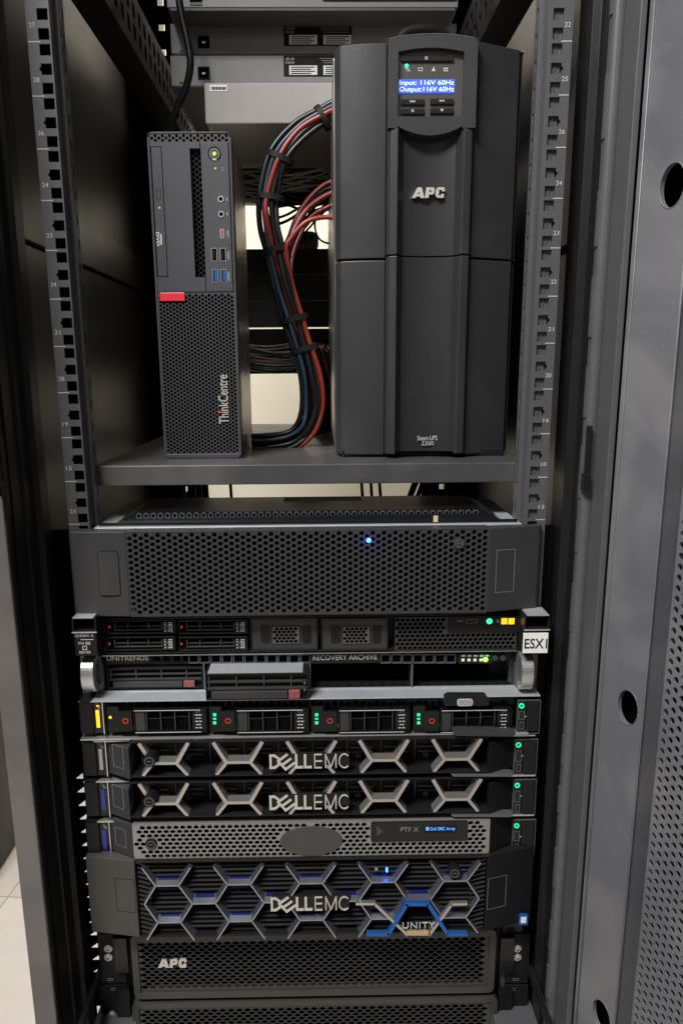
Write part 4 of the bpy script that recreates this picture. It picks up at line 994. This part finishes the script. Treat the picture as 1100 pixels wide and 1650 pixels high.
# ---- E, F: one-unit servers with open honeycomb bezel
def strut(b, p, q, w, Y, dz=12, fl=1.6):
    """deep V-sectioned strut: bright front ridge, sloping flanks"""
    dx, dz_ = q[0]-p[0], q[1]-p[1]; l = math.hypot(dx, dz_); nx, nz = -dz_/l, dx/l
    vs = []
    for e in (p, q):
        for o_, yy in ((-w/2, Y), (w/2, Y), (w/2+fl, Y+dz), (-w/2-fl, Y+dz)): vs.append((e[0]+nx*o_, yy, e[1]+nz*o_))
    b.add(vs, [(0,1,5,4), (1,2,6,5), (2,3,7,6), (3,0,4,7), (0,3,2,1), (4,5,6,7)])
def honey(nm, yt, yb, lab, barm, logo_y):
    Y = -34
    z0, z1 = inv(500, yb, Y+10)[1], inv(500, yt, Y+10)[1]
    t = thing('rack_server', lab, 'rack server', (0, Y, z0), 'servers stacked in the cabinet')
    MB().box(-221, 221, 6, 640, z0+.5, z1-.5).build('chassis', 'dsteel', t)
    lid(t, yt-1, 134, 862, -22)
    ears(t, yt+2, yb-1, -22, 133+(yt-1190)*.06, 863-(yt-1190)*.03, barm)
    h = yb-yt
    l = [inv(172, yt+6, -18), inv(206, yt+5, Y), inv(210, yb-4, Y), inv(174, yb-7, -18)]
    xa_, xb_ = l[0][0], l[1][0]; be_ = MB().vprism([(xa_, -18), (xb_, Y), (xb_, 2), (xa_, 2)], l[3][1], l[0][1]).build('bezel_end', 'ear', t, bevel=.6)
    slope_tab(be_, R(179, yt+14, 199, yb-12, Y+4), xa_, -18, xb_, Y)
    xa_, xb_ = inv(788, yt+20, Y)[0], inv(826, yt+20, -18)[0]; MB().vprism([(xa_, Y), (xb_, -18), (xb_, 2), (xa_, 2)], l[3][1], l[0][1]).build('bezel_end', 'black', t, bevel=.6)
    xe0, xe1 = inv(208, yt+20, Y)[0], inv(788, yt+20, Y)[0]
    zt_, zb2 = inv(500, yt+4.5, Y)[1], inv(500, yb-5, Y)[1]
    MB().box(xe0, xe1, Y+1, Y+14, zt_, zt_+1.3).build('bezel_rim', 'black', t, bevel=.3)
    MB().box(xe0, xe1, Y, Y+30, zb2-1.4, zb2).build('bezel_rim', 'black', t, bevel=.3)
    zm = (zt_+zb2)/2; zu, zd = inv(500, yt+34, Y)[1], inv(500, yt+38, Y)[1]
    for k in range(5):
        o_ = (0, 119, 237, 353, 470)[k]
        cpx = 265+o_; xc = inv(cpx, yt+35, Y)[0]; hw = 13; ho = 27; b = MB()
        pL, pR = (xc-hw, zu-2), (xc+hw, zu-2)
        strut(b, (xc-ho+1, zt_), pL, 3.8, Y, 12, 1); strut(b, pR, (xc+ho-1, zt_), 3.8, Y, 12, 1); strut(b, (pL[0]-1, pL[1]), (pR[0]+1, pR[1]), 3.2, Y-.2, 12, 1)
        strut(b, (pL[0], pL[1]-1), (xc-ho+3, zb2), 3.2, Y+.3, 12, 1); strut(b, (xc+ho-3, zb2), (pR[0], pR[1]-1), 3.2, Y+.3, 12, 1)
        b.build('honeycomb_strut', 'silver', t)
    # drives seen behind
    zr0, zr1 = zb2+1, zt_
    MB().box(xe0, xe1, -3, 4, zb2-1, zt_+1).build('front_face', 'black', t)
    b = MB()
    for k in range(46): xx = xe0+4+k*7.7; b.box(xx, xx+5, -4.2, -2.8, zt_-7, zt_-2.5)
    b.build('vent_slots', 'deep', t)
    b = MB(); b.box(xe0+2, xe1-2, -3.6, -2.9, zt_-8, zt_-1.5); b.build('vent_row', 'dsteel', t)
    b = MB(); n = 5
    for k in range(10): xx = xe0+6+k*(xe1-xe0-8)/10; b.box(xx, xx+1.2, -7, -3, zb2+1, zt_-9); b.box(xx+4, xx+30, -6, -3, zb2+9, zb2+10.2); b.box(xx+4, xx+30, -6, -3, zb2+15, zb2+16.2); b.box(xx+10, xx+16, -6.5, -3, zb2+3, zb2+8)
    b.build('drive_carriers', 'dsteel', t, bevel=.3)
    MB().box(xe0, xe1, Y+14, -4, zb2-1.2, zb2-.3).build('floor_plate', 'silverm', t)
    lock(t, 241, yt+36, Y-5, 6.8, 'rubber', Y+16)
    pl = R(436, yt+24, 566, yt+49, Y-2); bk = MB().box(pl[0]+2, pl[1]-2, Y-.4, Y+4, pl[2]+3, pl[3]-1).build('logo_backing', 'black', t, bevel=.4)
    dell(bk, R(434, logo_y, 563, logo_y+22, Y-1), Y-1)
    MB().prism([inv(726, yb-5, Y), inv(730, yb-1, Y), inv(822, yb-1, Y), inv(826, yb-5, Y)], Y-1, Y+10).build('pull_out_tag', 'dsteel', t, bevel=.3)
    return t
honey('E', 1190, 1252, 'upper of the two servers with silver honeycomb struts, grey status bar', 'cgrey', 1215)
honey('F', 1255, 1317, 'lower of the two servers with silver honeycomb struts, blue status bar', 'led_bl', 1281)

# ---- G: silver mesh
YG = -34
z0, z1 = inv(500, 1381, YG+8)[1], inv(500, 1318, YG+8)[1]
G = thing('rack_server', 'server with silver honeycomb mesh front and a blank oval badge', 'rack server', (0, YG, z0), 'servers stacked in the cabinet')
MB().box(-221, 221, 6, 640, z0+.5, z1-.5).build('chassis', 'dsteel', G); lid(G, 1318, 138, 860, -22); ears(G, 1322, 1379, -22, 139, 860, 'led_bl')
for (pa, pb_, ya, yb_) in ((176, 214, -18, YG), (789, 825, YG, -18)):
    xA, xB = inv(pa, 1350, ya)[0], inv(pb_, 1350, yb_)[0]
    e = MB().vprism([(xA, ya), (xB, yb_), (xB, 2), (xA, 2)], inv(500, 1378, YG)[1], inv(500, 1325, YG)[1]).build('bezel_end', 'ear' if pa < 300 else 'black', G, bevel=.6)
    if pa < 300: slope_tab(e, R(183, 1338, 203, 1367, YG+4), xA, ya, xB, yb_)
q = R(214.5, 1326, 788, 1380, YG); bb = R(451, 1331, 552, 1378, YG); ox, oz = (bb[0]+bb[1])/2, (bb[2]+bb[3])/2; orx, orz = (bb[1]-bb[0])/2, (bb[3]-bb[2])/2
wr = R(597, 1320, 753, 1355, YG); lc = inv(244, 1360, YG)
def ins(u, v):
    if ((u-ox)/(orx+.5))**2+((v-oz)/(orz+.5))**2 < 1: return False
    if wr[0]-3 < u < wr[1]+3 and v > wr[2]-2: return False
    if (u-lc[0])**2+(v-lc[1])**2 < 7.4**2: return False
    return u > q[0]+3+abs(v-(q[2]+q[3])/2)*.25 and u < q[1]-3-abs(v-(q[2]+q[3])/2)*.25 and v > q[2]+2
MB().hexmesh(q, 7.3, 5.15, 2.75, YG, YG+1.2, lip=.3, inside=ins, c=.26, aspect=.84).build('silver_mesh', 'silverm', G)
MB().box(q[0], q[1], YG, YG+26, q[3], q[3]+1.2).build('bezel_top', 'silverm', G, bevel=.4)
MB().box(q[0], q[1], YG+20, YG+22, q[2], q[3]).build('mesh_backing', 'deep', G)
MB().cyl(ox, oz, orx, YG-1.5, YG+1, 40, orz).build('oval_badge', 'upspan', G, bevel=.8)
lock(G, 244, 1360, YG-1, 6.4, 'rubber')
wd = MB().prism(rrect((wr[0], wr[1], wr[2], q[3]+.6), 3), YG-1.4, YG+2).build('display_window', 'gloss', G, bevel=.3)
text_mesh('PTF X', R(645, 1333, 674, 1340, YG-1.4), YG-1.4, .15).build('window_text', 'faint', wd)
s_ = MB().prect(R(684, 1330.5, 736, 1341.5, YG-1.4), YG-1.7, YG-1.4).build('small_screen', 'ink', wd)
text_mesh('Dell EMC Array', R(693, 1332.5, 733, 1339.5, YG-1.7), YG-1.7, .1, bold=.005).build('screen_text', 'tblue', wd)
MB().prect(R(686, 1332.5, 690.5, 1338, YG-1.7), YG-1.9, YG-1.7).build('screen_icon', 'tblue', wd)
MB().prism([inv(606, 1330, YG), inv(617, 1338, YG), inv(607, 1346, YG)], YG-1.6, YG-1.4).build('window_mark', 'upspan', wd)

# ---- H: two-unit honeycomb
YH = -38
z0, z1 = inv(500, 1508, YH)[1], inv(500, 1383, YH)[1]
H_ = thing('rack_server', 'tall black server with dark chrome hexagons tinged blue and a blue zigzag emblem', 'rack server', (0, YH, z0), 'servers stacked in the cabinet')
MB().box(-221, 221, 6, 640, z0+3, z1-.5).build('chassis', 'black', H_)
for (pa, pb_, ya, yb_, m_) in ((143, 220, -28, YH, 'bez_lit'), (783, 856, YH, -22, 'black')):  # left end lighter, right end darker: side light put into the colours
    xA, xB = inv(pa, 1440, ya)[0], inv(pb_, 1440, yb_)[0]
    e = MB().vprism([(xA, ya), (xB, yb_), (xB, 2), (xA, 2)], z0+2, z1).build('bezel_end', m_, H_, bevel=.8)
    rr = R(185, 1418, 218, 1472, YH) if pa < 300 else R(785, 1416, 817, 1466, YH)
    slope_tab(e, rr, xA, ya, xB, yb_, 'ink' if pa < 300 else 'faint')
st = MB().prect(R(836, 1474.5, 849.5, 1490, -31), -31.6, -28).build('chip_sticker', 'vxblue', H_); MB().prect(R(838.5, 1477.5, 847, 1487, -31.6), -31.9, -31.5).build('sticker_centre', 'tapew', st)
xe0, xe1 = inv(221, 1445, YH)[0], inv(783, 1445, YH)[0]
zt_, zb2 = inv(500, 1386, YH)[1], inv(500, 1506, YH)[1]
MB().box(xe0, xe1, YH+18, 4, zb2+3, zt_).build('inner_face', 'deep', H_)
MB().box(xe0, xe1, YH+1, YH+18, zt_-1.2, zt_+1).build('bezel_rim', 'black', H_, bevel=.4)
b = MB(); px_ = 57.6
nodes = {}
def HX(px): return inv(px, 1445, YH)[0]
def HZ(py): return inv(500, py, YH)[1]
hwpx = 18.5
b2 = MB(); sl_ = MB()
for k in range(0, 9):
    cx_ = 271+px_*k; ev = k % 2 == 0
    ys_ = (1422, 1481) if ev else (1393, 1451.5, 1510)
    for y_ in ys_:
        if y_ < 1395 or y_ > 1505: 
            continue
        p, q_ = (HX(cx_-hwpx), HZ(y_)), (HX(cx_+hwpx), HZ(y_)); strut(b, p, q_, 1.5, YH-2, 13, 5.4)
        bs = MB(); zz1, zz2 = p[1]+.75+5.4*.5, p[1]+.75+5.4*.97
        bs.add([(p[0]+1.2, YH-2+6.5-.35, zz1+.15), (q_[0]-1.2, YH-2+6.5-.35, zz1+.15), (q_[0]-2.4, YH-2+12.6-.35, zz2+.15), (p[0]+2.4, YH-2+12.6-.35, zz2+.15)], [(0, 1, 2, 3)])
        bs.build('blue_strip', 'vxb', H_)
    # diagonals to next column
    if k < 8:
        xR_ = HX(cx_+hwpx); xN = HX(cx_+px_-hwpx)
        A_ = (1422, 1481) if ev else (1393, 1451.5, 1510)
        B_ = (1393, 1451.5, 1510) if ev else (1422, 1481)
        for ya in A_:
            for yb_ in B_:
                if abs(ya-yb_) < 35:
                    pa, pb2 = (xR_, HZ(ya)), (xN, HZ(yb_))
                    strut(b, pa, pb2, 1.5, YH-2, 13, 3.4)
    # slats
    for j in range(16):
        y_ = 1390+7.4*j+(0 if ev else 2)
        near = min(abs(y_-v) for v in ys_)
        wpx = None
        base = [v for v in ys_]
        # half width grows away from bars
        dmin = min(abs(y_-v) for v in ys_); wpx = hwpx+min(20, dmin*.70)-4
        if min(abs(y_-v) for v in ys_) < 4 or min([abs(v-y_) for v in ys_ if v > y_] or [99]) < 9.5: continue
        if y_ > 1504: continue
        xA, xB, zz = HX(cx_-wpx), HX(cx_+wpx), HZ(y_)
        sl_.add([(xA+1, YH+9.5, zz+1.5), (xB-1, YH+9.5, zz+1.5), (xB, YH+5, zz), (xA, YH+5, zz), (xA, YH+15, zz-1.2), (xB, YH+15, zz-1.2), (xA+1, YH+15, zz+1), (xB-1, YH+15, zz+1)],
                [(0, 3, 2, 1), (3, 4, 5, 2), (6, 0, 1, 7)])
for s2 in (-1, 1):
    for j in range(16):
        y_ = 1390+7.3*j
        if s2 < 0: sl_.strip((HX(223), HZ(y_)), (HX(243), HZ(y_+6)), 1.2, YH+4, YH+12)
        else: sl_.strip((HX(781), HZ(y_+3)), (HX(757), HZ(y_+8)), 1.2, YH+4, YH+12)
for (p, q_) in (((252.5, 1422), (233, 1451)), ((233, 1451), (252.5, 1481)), ((252.5, 1481), (233, 1508)), ((252.5, 1422), (233, 1393)), ((750.5, 1422), (771, 1451)), ((771, 1451), (750.5, 1481)), ((750.5, 1481), (771, 1506)), ((750.5, 1422), (771, 1393))):
    strut(b, (HX(p[0]), HZ(p[1])), (HX(q_[0]), HZ(q_[1])), 1.6, YH-2, 13)
b.build('hexagon_struts', 'vx', H_); sl_.build('slats', 'slat', H_)
MB().box(xe0, xe1, YH+1, YH+18, zb2-1.5, zb2+1).build('bezel_rim', 'black', H_, bevel=.4)
pl = R(436, 1444, 566, 1468, YH-3); bk = MB().box(pl[0]+2, pl[1]-2, YH-2.4, YH+4, pl[2]+2, pl[3]).build('logo_backing', 'black', H_, bevel=.4); dell(bk, R(436, 1446, 563, 1467, YH-4), YH-3)
lock(H_, 732, 1406, YH-3, 6.6, 'rubber', YH+14)
x, z = inv(623, 1402, YH); MB().prect((x-1, x+1, z-2, z+2), YH-1, YH+2).build('status_light', 'led_b', H_); x, z = inv(606, 1401, YH); MB().prect((x-1.5, x+1.5, z-1, z+1), YH-1, YH+2).build('status_mark', 'faint', H_)
em = MB(); YZ = YH-5
def ES(mb, p, q_, w, o_=0): mb.strip(inv(*p, YZ), inv(*q_, YZ), w, YZ-2-o_, YZ+3)
for p, q_ in (((590, 1504), (627, 1504)), ((625, 1504), (655, 1455)), ((653, 1455.5), (690, 1455.5)), ((689, 1455), (720, 1503)), ((718, 1504), (752, 1504))): ES(em, p, q_, 4.0, .4)
em.build('blue_emblem', 'vxblue', H_)
em = MB()
for p, q_ in (((573, 1455), (604, 1455)), ((603, 1455), (655, 1504))): ES(em, p, q_, 3.0)
em.build('silver_emblem', 'silver', H_); em = MB()
for p, q_ in (((693, 1502), (727, 1456)), ((725, 1456), (752, 1455))): ES(em, p, q_, 3.0)
em.build('silver_emblem', 'silver', H_)
em = MB(); ES(em, (655, 1503), (690, 1503), 3.8, .2); em.build('tan_emblem', 'gold', H_)
text_mesh('UNITY', R(648, 1485, 700, 1494.5, YZ), YZ-1, .8, spacing=1.15).build('emblem_text', 'dim', H_)

# ---- I, J: rack-mount UPS and battery pack
YI = -15
def apc(ya, yb_, lab, logo, x0p=213, x1p=797):
    q = R(x0p, ya, x1p, yb_, YI)
    t = thing('rack_ups', lab, 'UPS', (0, YI, q[2]), 'rack mounted UPS units at the bottom')
    MB().box(-200, 205, 10, 640, q[2]+1, q[3]-1).build('chassis', 'black', t)
    ring = rrect(q, 7, 5); inn = rrect(grow(q, -7.5), 1.5, 5); n = len(ring)
    b = MB(); vs = [(p[0], YI, p[1]) for p in ring]+[(p[0], YI, p[1]) for p in inn]+[(p[0], YI+24, p[1]) for p in ring]+[(p[0], YI+6, p[1]) for p in inn]
    b.add(vs, [(i, (i+1) % n, n+(i+1) % n, n+i) for i in range(n)]+[(i, 2*n+i, 2*n+(i+1) % n, (i+1) % n) for i in range(n)]+[(n+i, n+(i+1) % n, 3*n+(i+1) % n, 3*n+i) for i in range(n)])
    b.build('bezel_frame', 'apc', t)
    g = grow(q, -7.3); MB().hexmesh(g, 9.9, 4.35, .87, YI+2.5, YI+3.2, c=.2, hexhole=True).build('mesh_grille', 'apc', t)
    MB().prect(grow(q, -4), YI+20, YI+24).build('mesh_backing', 'deep', t)
    if logo: apc_logo(R(254, 1546, 301, 1560, YI), YI+2.2, 1.5, t)
    return t, q
I_, qi = apc(1503, 1605, 'rack UPS with diamond mesh front and silver letters, second lowest unit', True)
J_, qj = apc(1612, 1716, 'lowest unit cut by the photo edge, diamond mesh without letters', False, 216, 799)
for t, ys_, q in ((I_, (1505, 1584, (1528, 1542), 1578), qi), (J_, (1588, 1690, (1634, 1649), 1594), qj)):
    for s2 in (-1, 1):
        a, c = (160, 201) if s2 < 0 else (815, 852)
        if t is J_: a, c = (a+4, c+3) if s2 < 0 else (a-3, c-4)
        r_ = R(a, ys_[0], c, ys_[1], -3); br_ = MB().box(r_[0], r_[1], -3, 0, r_[2], r_[3]).build('mounting_bracket', 'black', t, bevel=.5)
        xs_ = (175 if s2 < 0 else 833) + (6 if s2 < 0 else -5)*(t is J_)
        for y_ in ys_[2]:
            x, z = inv(xs_, y_, -3); sc_ = MB().cyl(x, z, 5, -4.2, -3, 20).build('screw', 'alum', br_, bevel=.3); MB().cyl(x, z, 2.9, -6, -4.2, 16).build('screw_head', 'logo', sc_, bevel=.4); MB().cyl(x, z, 1.2, -6.3, -5.9, 6).build('screw_socket', 'deep', sc_)
        x, z = inv(xs_+3*(-s2), ys_[3], -3); MB().prism(rrect((x-3.5, x+3.5, z-1.4, z+1.4), 1.3), -3.4, -2.9).build('bracket_slot', 'alum', br_)
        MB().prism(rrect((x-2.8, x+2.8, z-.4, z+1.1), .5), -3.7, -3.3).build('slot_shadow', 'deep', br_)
        h0 = R(a+24, ys_[0]+6, a+46, ys_[0]+62, -8) if s2 < 0 else R(c-47, ys_[0]+6, c-24, ys_[0]+62, -8)
        MB().prect(h0, -9, -3).build('side_block', 'gloss', t, bevel=.5)

# ================================================================== CABLES
# thick bundle in the gap between the computer and the tower UPS
path = [(556, 172), (527, 186), (486, 212), (452, 255), (436, 318), (437, 362), (446, 402), (458, 460), (474, 514), (488, 560), (500, 605), (505, 650), (496, 688), (470, 711), (432, 719), (406, 720)]
cols = [('cblack', 'black'), ('cblue', 'dark blue'), ('cred', 'red'), ('cblack', 'black'), ('cblack', 'black'), ('cred', 'thin red'), ('cblack', 'black'), ('cblack', 'black')]
labs = ['outermost black cable on the left edge of the thick bundle', 'dark blue cable inside the thick bundle, next to the outer black one', 'bright red cable running in the middle of the thick bundle',
        'black cable running just right of the red one in the thick bundle', 'black cable at the inner side of the thick bundle where it arcs right', 'red cable on the right edge of the lower thick bundle',
        'black cable behind the front row of the thick bundle', 'rearmost black cable of the thick bundle']
YCB = 212
def offs(path, d, Y, dY):
    out = []
    for i, p in enumerate(path):
        a = path[max(0, i-1)]; c = path[min(len(path)-1, i+1)]
        tx, ty = c[0]-a[0], c[1]-a[1]; l = math.hypot(tx, ty); nx, ny = -ty/l, tx/l
        out.append(P3(p[0]-nx*d, p[1]-ny*d, Y+dY))
    return out
for i, (d, dY, rr_) in enumerate(((-17, 0, 3.7), (-10.5, -4, 2.9), (-4.2, -6, 3.5), (3, -4, 3.6), (10, -2, 3.6), (16, -4, 3.2), (-7, 5, 4), (8, 5, 4))):
    pp = path
    if i == 5: pp = [(560, 345), (530, 332), (486, 342), (456, 375), (444, 405)]+[(p[0]-2, p[1]) for p in path[7:]]
    pts_ = offs(pp, d, YCB, dY)
    if i == 2: lo_ = offs(pp, -2, YCB, 12); pts_ = pts_[:6]+lo_[7:]
    jr = random.Random(40+i); pts_ = [p if k_ in (0, len(pts_)-1) else (p[0]+jr.uniform(-1.5, 1.5), p[1]+jr.uniform(-2, 2), p[2]+jr.uniform(-1.5, 1.5)) for k_, p in enumerate(pts_)]
    cable(pts_, rr_*.94, cols[i][0], labs[i], 'cables of the thick bundle', 10)
tl = ['near the top where the bundle leaves the UPS', 'at the upper left of the arc', 'at the middle of the arc', 'level with the top blank panel', 'over the bottom blank panel', 'above the beige wall gap']
for i, (k, a) in enumerate((((520, 190), 1), ((452, 255), 3), ((435.5, 318), 4), ((445, 402), 6), ((474, 514), 8), ((490, 562), 9))):
    p0, p1 = path[max(0, a-1)], path[min(len(path)-1, a+1)]; tx, ty = p1[0]-p0[0], p1[1]-p0[1]; l = math.hypot(tx, ty); nx, ny = -ty/l, tx/l
    A_, B_ = P3(k[0]-nx*23, k[1]-ny*23, YCB), P3(k[0]+nx*23, k[1]+ny*23, YCB)
    ax = (Vector(B_)-Vector(A_)); c_ = (Vector(A_)+Vector(B_))/2; hw_ = ax.length/2; ax.normalize(); td = Vector((-ax.z, 0, ax.x))
    b = MB(); n = 20; vs = []
    for s2 in (-3.2, 3.2):
        for kk in range(n):
            th = 2*math.pi*kk/n; vs.append(c_+ax*hw_*math.cos(th)+Vector((0, 11*math.sin(th), 0))+td*s2)
    b.add(vs, [(kk, (kk+1) % n, n+(kk+1) % n, n+kk) for kk in range(n)]); tag(b.build('cable_tie', 'rubber', smooth=True), 'black tie wrapped round the cable bundle, '+tl[i], 'cable tie', 'ties on the cable bundle')
# hanging black cable at top left
cable([P3(284, -30, 300), P3(292, 20, 300), P3(303, 70, 300), P3(307, 105, 300), P3(300, 140, 305), P3(285, 175, 310), P3(274, 215, 315), P3(270, 260, 320)], 4.6, 'cblack', 'thick black cable hanging in front of the grey switches at top left', None, 10)
tag(MB().tube([P3(640, 70, 300), P3(655, 52, 302), P3(690, 47, 305), P3(712, 55, 310), P3(725, 75, 315)], 7, 10).build('cable', 'rubber', smooth=True), 'black cable loop resting on top of the tower UPS', 'cable')
# small red pair joining
cable([P3(560, 300, 250), P3(520, 318, 245), P3(492, 340, 238), P3(472, 375, 230), P3(462, 412, 225), P3(461, 440, 218)], 3.6, 'cdred', 'upper red cable curving from behind the UPS into the bundle', None)
cable([P3(560, 322, 255), P3(525, 335, 250), P3(498, 352, 244), P3(480, 385, 236), P3(470, 415, 230), P3(468, 440, 222)], 3.2, 'cdred', 'lower red cable beside the white gap joining the bundle', None)
for k in range(3):
    cable([P3(560, 286+9*k, 300+14*k), P3(526, 296+9*k, 296+14*k), P3(500, 318+7*k, 290+10*k), P3(478+3*k, 350+4*k, 280+8*k), P3(464+3*k, 390, 262), P3(458+4*k, 420, 240)], 2.6 if k else 3.2, 'cdred' if k != 1 else 'cblack',
          ('%s cable fanning from the UPS down to the bundle across the white gap' % ('red', 'black', 'thin red')[k]), None)
for k in range(7):
    y0_ = 250+11*k
    cable([P3(372, y0_+6, 470), P3(398, y0_-3+k % 3*4, 462), P3(424, y0_+5, 455), P3(470, y0_+(8, -14, 10, -20, 4, -18, -12)[k], 450), P3(548, y0_+(-16, -34, -8, -30, -26, -40, -22)[k], 450)], 1.2, 'cwhite',
          'thin bright white wire crossing behind the middle of the bundle arc', 'bright white wires behind the bundle arc', 6)
for k, (y1_, y2_, y3_, m_) in enumerate(((318, 352, 395, 'cblack'), (330, 366, 404, 'cdred'), (326, 338, 356, 'cblack'), (340, 374, 404, 'cblack'), (322, 330, 346, 'cgreen'), (334, 341, 330, 'cblack'))):
    cable([P3(560, y1_-14, 520+9*k), P3(524, y1_, 518+9*k), P3(492, y2_, 515+9*k), P3(462, y3_, 505+9*k), P3(438, y3_+8, 500+9*k)], 1.7+.3*(k % 3), m_,
          ('thin black cable dropping steeply from the UPS side over the white gap', 'dark red cable dropping over the lower part of the white gap', 'black cable skimming the top of the white gap', 'black cable crossing the lower right corner of the white gap', 'thin green wire along the upper edge of the white gap', 'black cable along the upper edge of the white gap')[k], None, 6)
rc = random.Random(5)
mats_ = ['cblack']*5+['cwhite', 'cgrey', 'cred', 'cgreen', 'cwhite']
names_ = dict(cblack='black', cwhite='white', cgrey='grey', cred='red', cgreen='green')
for k in range(46):
    y0_ = 246+rc.random()*78; y1_ = y0_+rc.uniform(-25, 25); y2_ = min(326, max(238, y1_+rc.uniform(-20, 20))); Y_ = rc.uniform(560, 725)
    mname = mats_[rc.randrange(10)]; rr_ = rc.uniform(1.0, 2.4) if mname != 'cblack' else rc.uniform(2, 3.4)
    cable([P3(355, y0_, Y_), P3(400, y0_+rc.uniform(-6, 6), Y_-8), P3(440, (y0_+y1_)/2+rc.uniform(-8, 10), Y_-15), P3(485, min(328, max(240, y1_)), Y_-10), P3(548, y2_, Y_)], rr_, mname,
          'thin %s wire in the tangle behind the upper part of the thick bundle' % names_[mname], 'tangled %s wires behind the upper bundle' % names_[mname], 6)
for k in range(34):
    y0_ = 556+rc.random()*40; Y_ = rc.uniform(560, 720); mname = ['cblack']*8+['cred', 'cgrey']; mname = mname[rc.randrange(10)]; rr_ = rc.uniform(1.8, 3.2) if mname == 'cblack' else 1.4
    d_ = rc.uniform(-5, 30)
    cable([P3(360, y0_-4, Y_), P3(400, y0_, Y_), P3(440, y0_+rc.uniform(0, 8), Y_), P3(490, y0_+d_*.6-6, Y_), P3(556, y0_+d_+6, Y_)], rr_, mname,
          'thin %s wire sagging across the gap below the three blank panels' % names_[mname], 'sagging %s wires below the blank panels' % names_[mname], 6)
for k in range(9):   # loops at the right of the lower bundle
    o_ = k*3.1; Y_ = 380+k*12
    cable([P3(506+o_, 560+rc.uniform(-8, 8), Y_), P3(520+o_, 610, Y_), P3(524+o_*.9, 650, Y_), P3(518+o_*.7, 685, Y_), P3(500+o_, 706, Y_), P3(470, 716, Y_-10)], 1.9 if k % 4 else 2.4, 'cred' if k == 3 else 'cblack',
          'black cable looping down beside the lower left edge of the UPS' if k != 3 else 'dark red cable looping down beside the lower left edge of the UPS', 'cable loops beside the tower UPS' if k != 3 else None, 6)
# thin cables crossing the bright upper gap
cable([P3(556, 298, 500), P3(510, 300, 500), P3(492, 318, 500), P3(478, 350, 495), P3(462, 385, 490), P3(450, 410, 485)], 1.5, 'cblack', 'thin black wire crossing the white gap nearest the thick bundle', None, 6)
cable([P3(556, 322, 520), P3(520, 340, 520), P3(488, 362, 515), P3(462, 392, 505)], 2.0, 'cblack', 'black wire crossing the white gap diagonally above the grey plug', None, 6)
cable([P3(548, 330, 470), P3(512, 345, 470), P3(508, 370, 468), P3(518, 388, 468), P3(545, 396, 470)], 1.6, 'cblack', 'black wire making a loop around the right end of the white gap', None, 6)
# cables hanging below the shelf
for i, (px, c_, nm_) in enumerate(((372, 'cblack', 'single black cable hanging under the shelf, right of the red ones'), (583, 'cblack', 'left of the three thin black cables hanging under the shelf'), (598, 'cblack', 'middle of the three thin black cables hanging under the shelf'), (612, 'cblack', 'right of the three thin black cables hanging under the shelf'),
                        (296, 'cred', 'leftmost red cable hanging under the shelf'), (312, 'cblack', 'black cable between the red cables hanging under the shelf'), (322, 'cred', 'middle red cable hanging under the shelf'), (333, 'cred', 'rightmost red cable hanging under the shelf at left'))):
    Y_ = 500
    cable([P3(px-1, 772, Y_), P3(px, 790, Y_), P3(px+2, 815, Y_), P3(px+3, 850, Y_)], 2.6 if i < 4 else 3.4, c_, nm_, None, 8)
cable([P3(672, 770, 520), P3(664, 790, 520), P3(652, 820, 520)], 5.5, 'cblack', 'slanted thick black cable under the shelf, right of the thin ones', None, 8)
cable([P3(682, 770, 540), P3(676, 790, 540), P3(664, 820, 540)], 4, 'cred', 'slanted dark red cable under the shelf at right', None, 8)
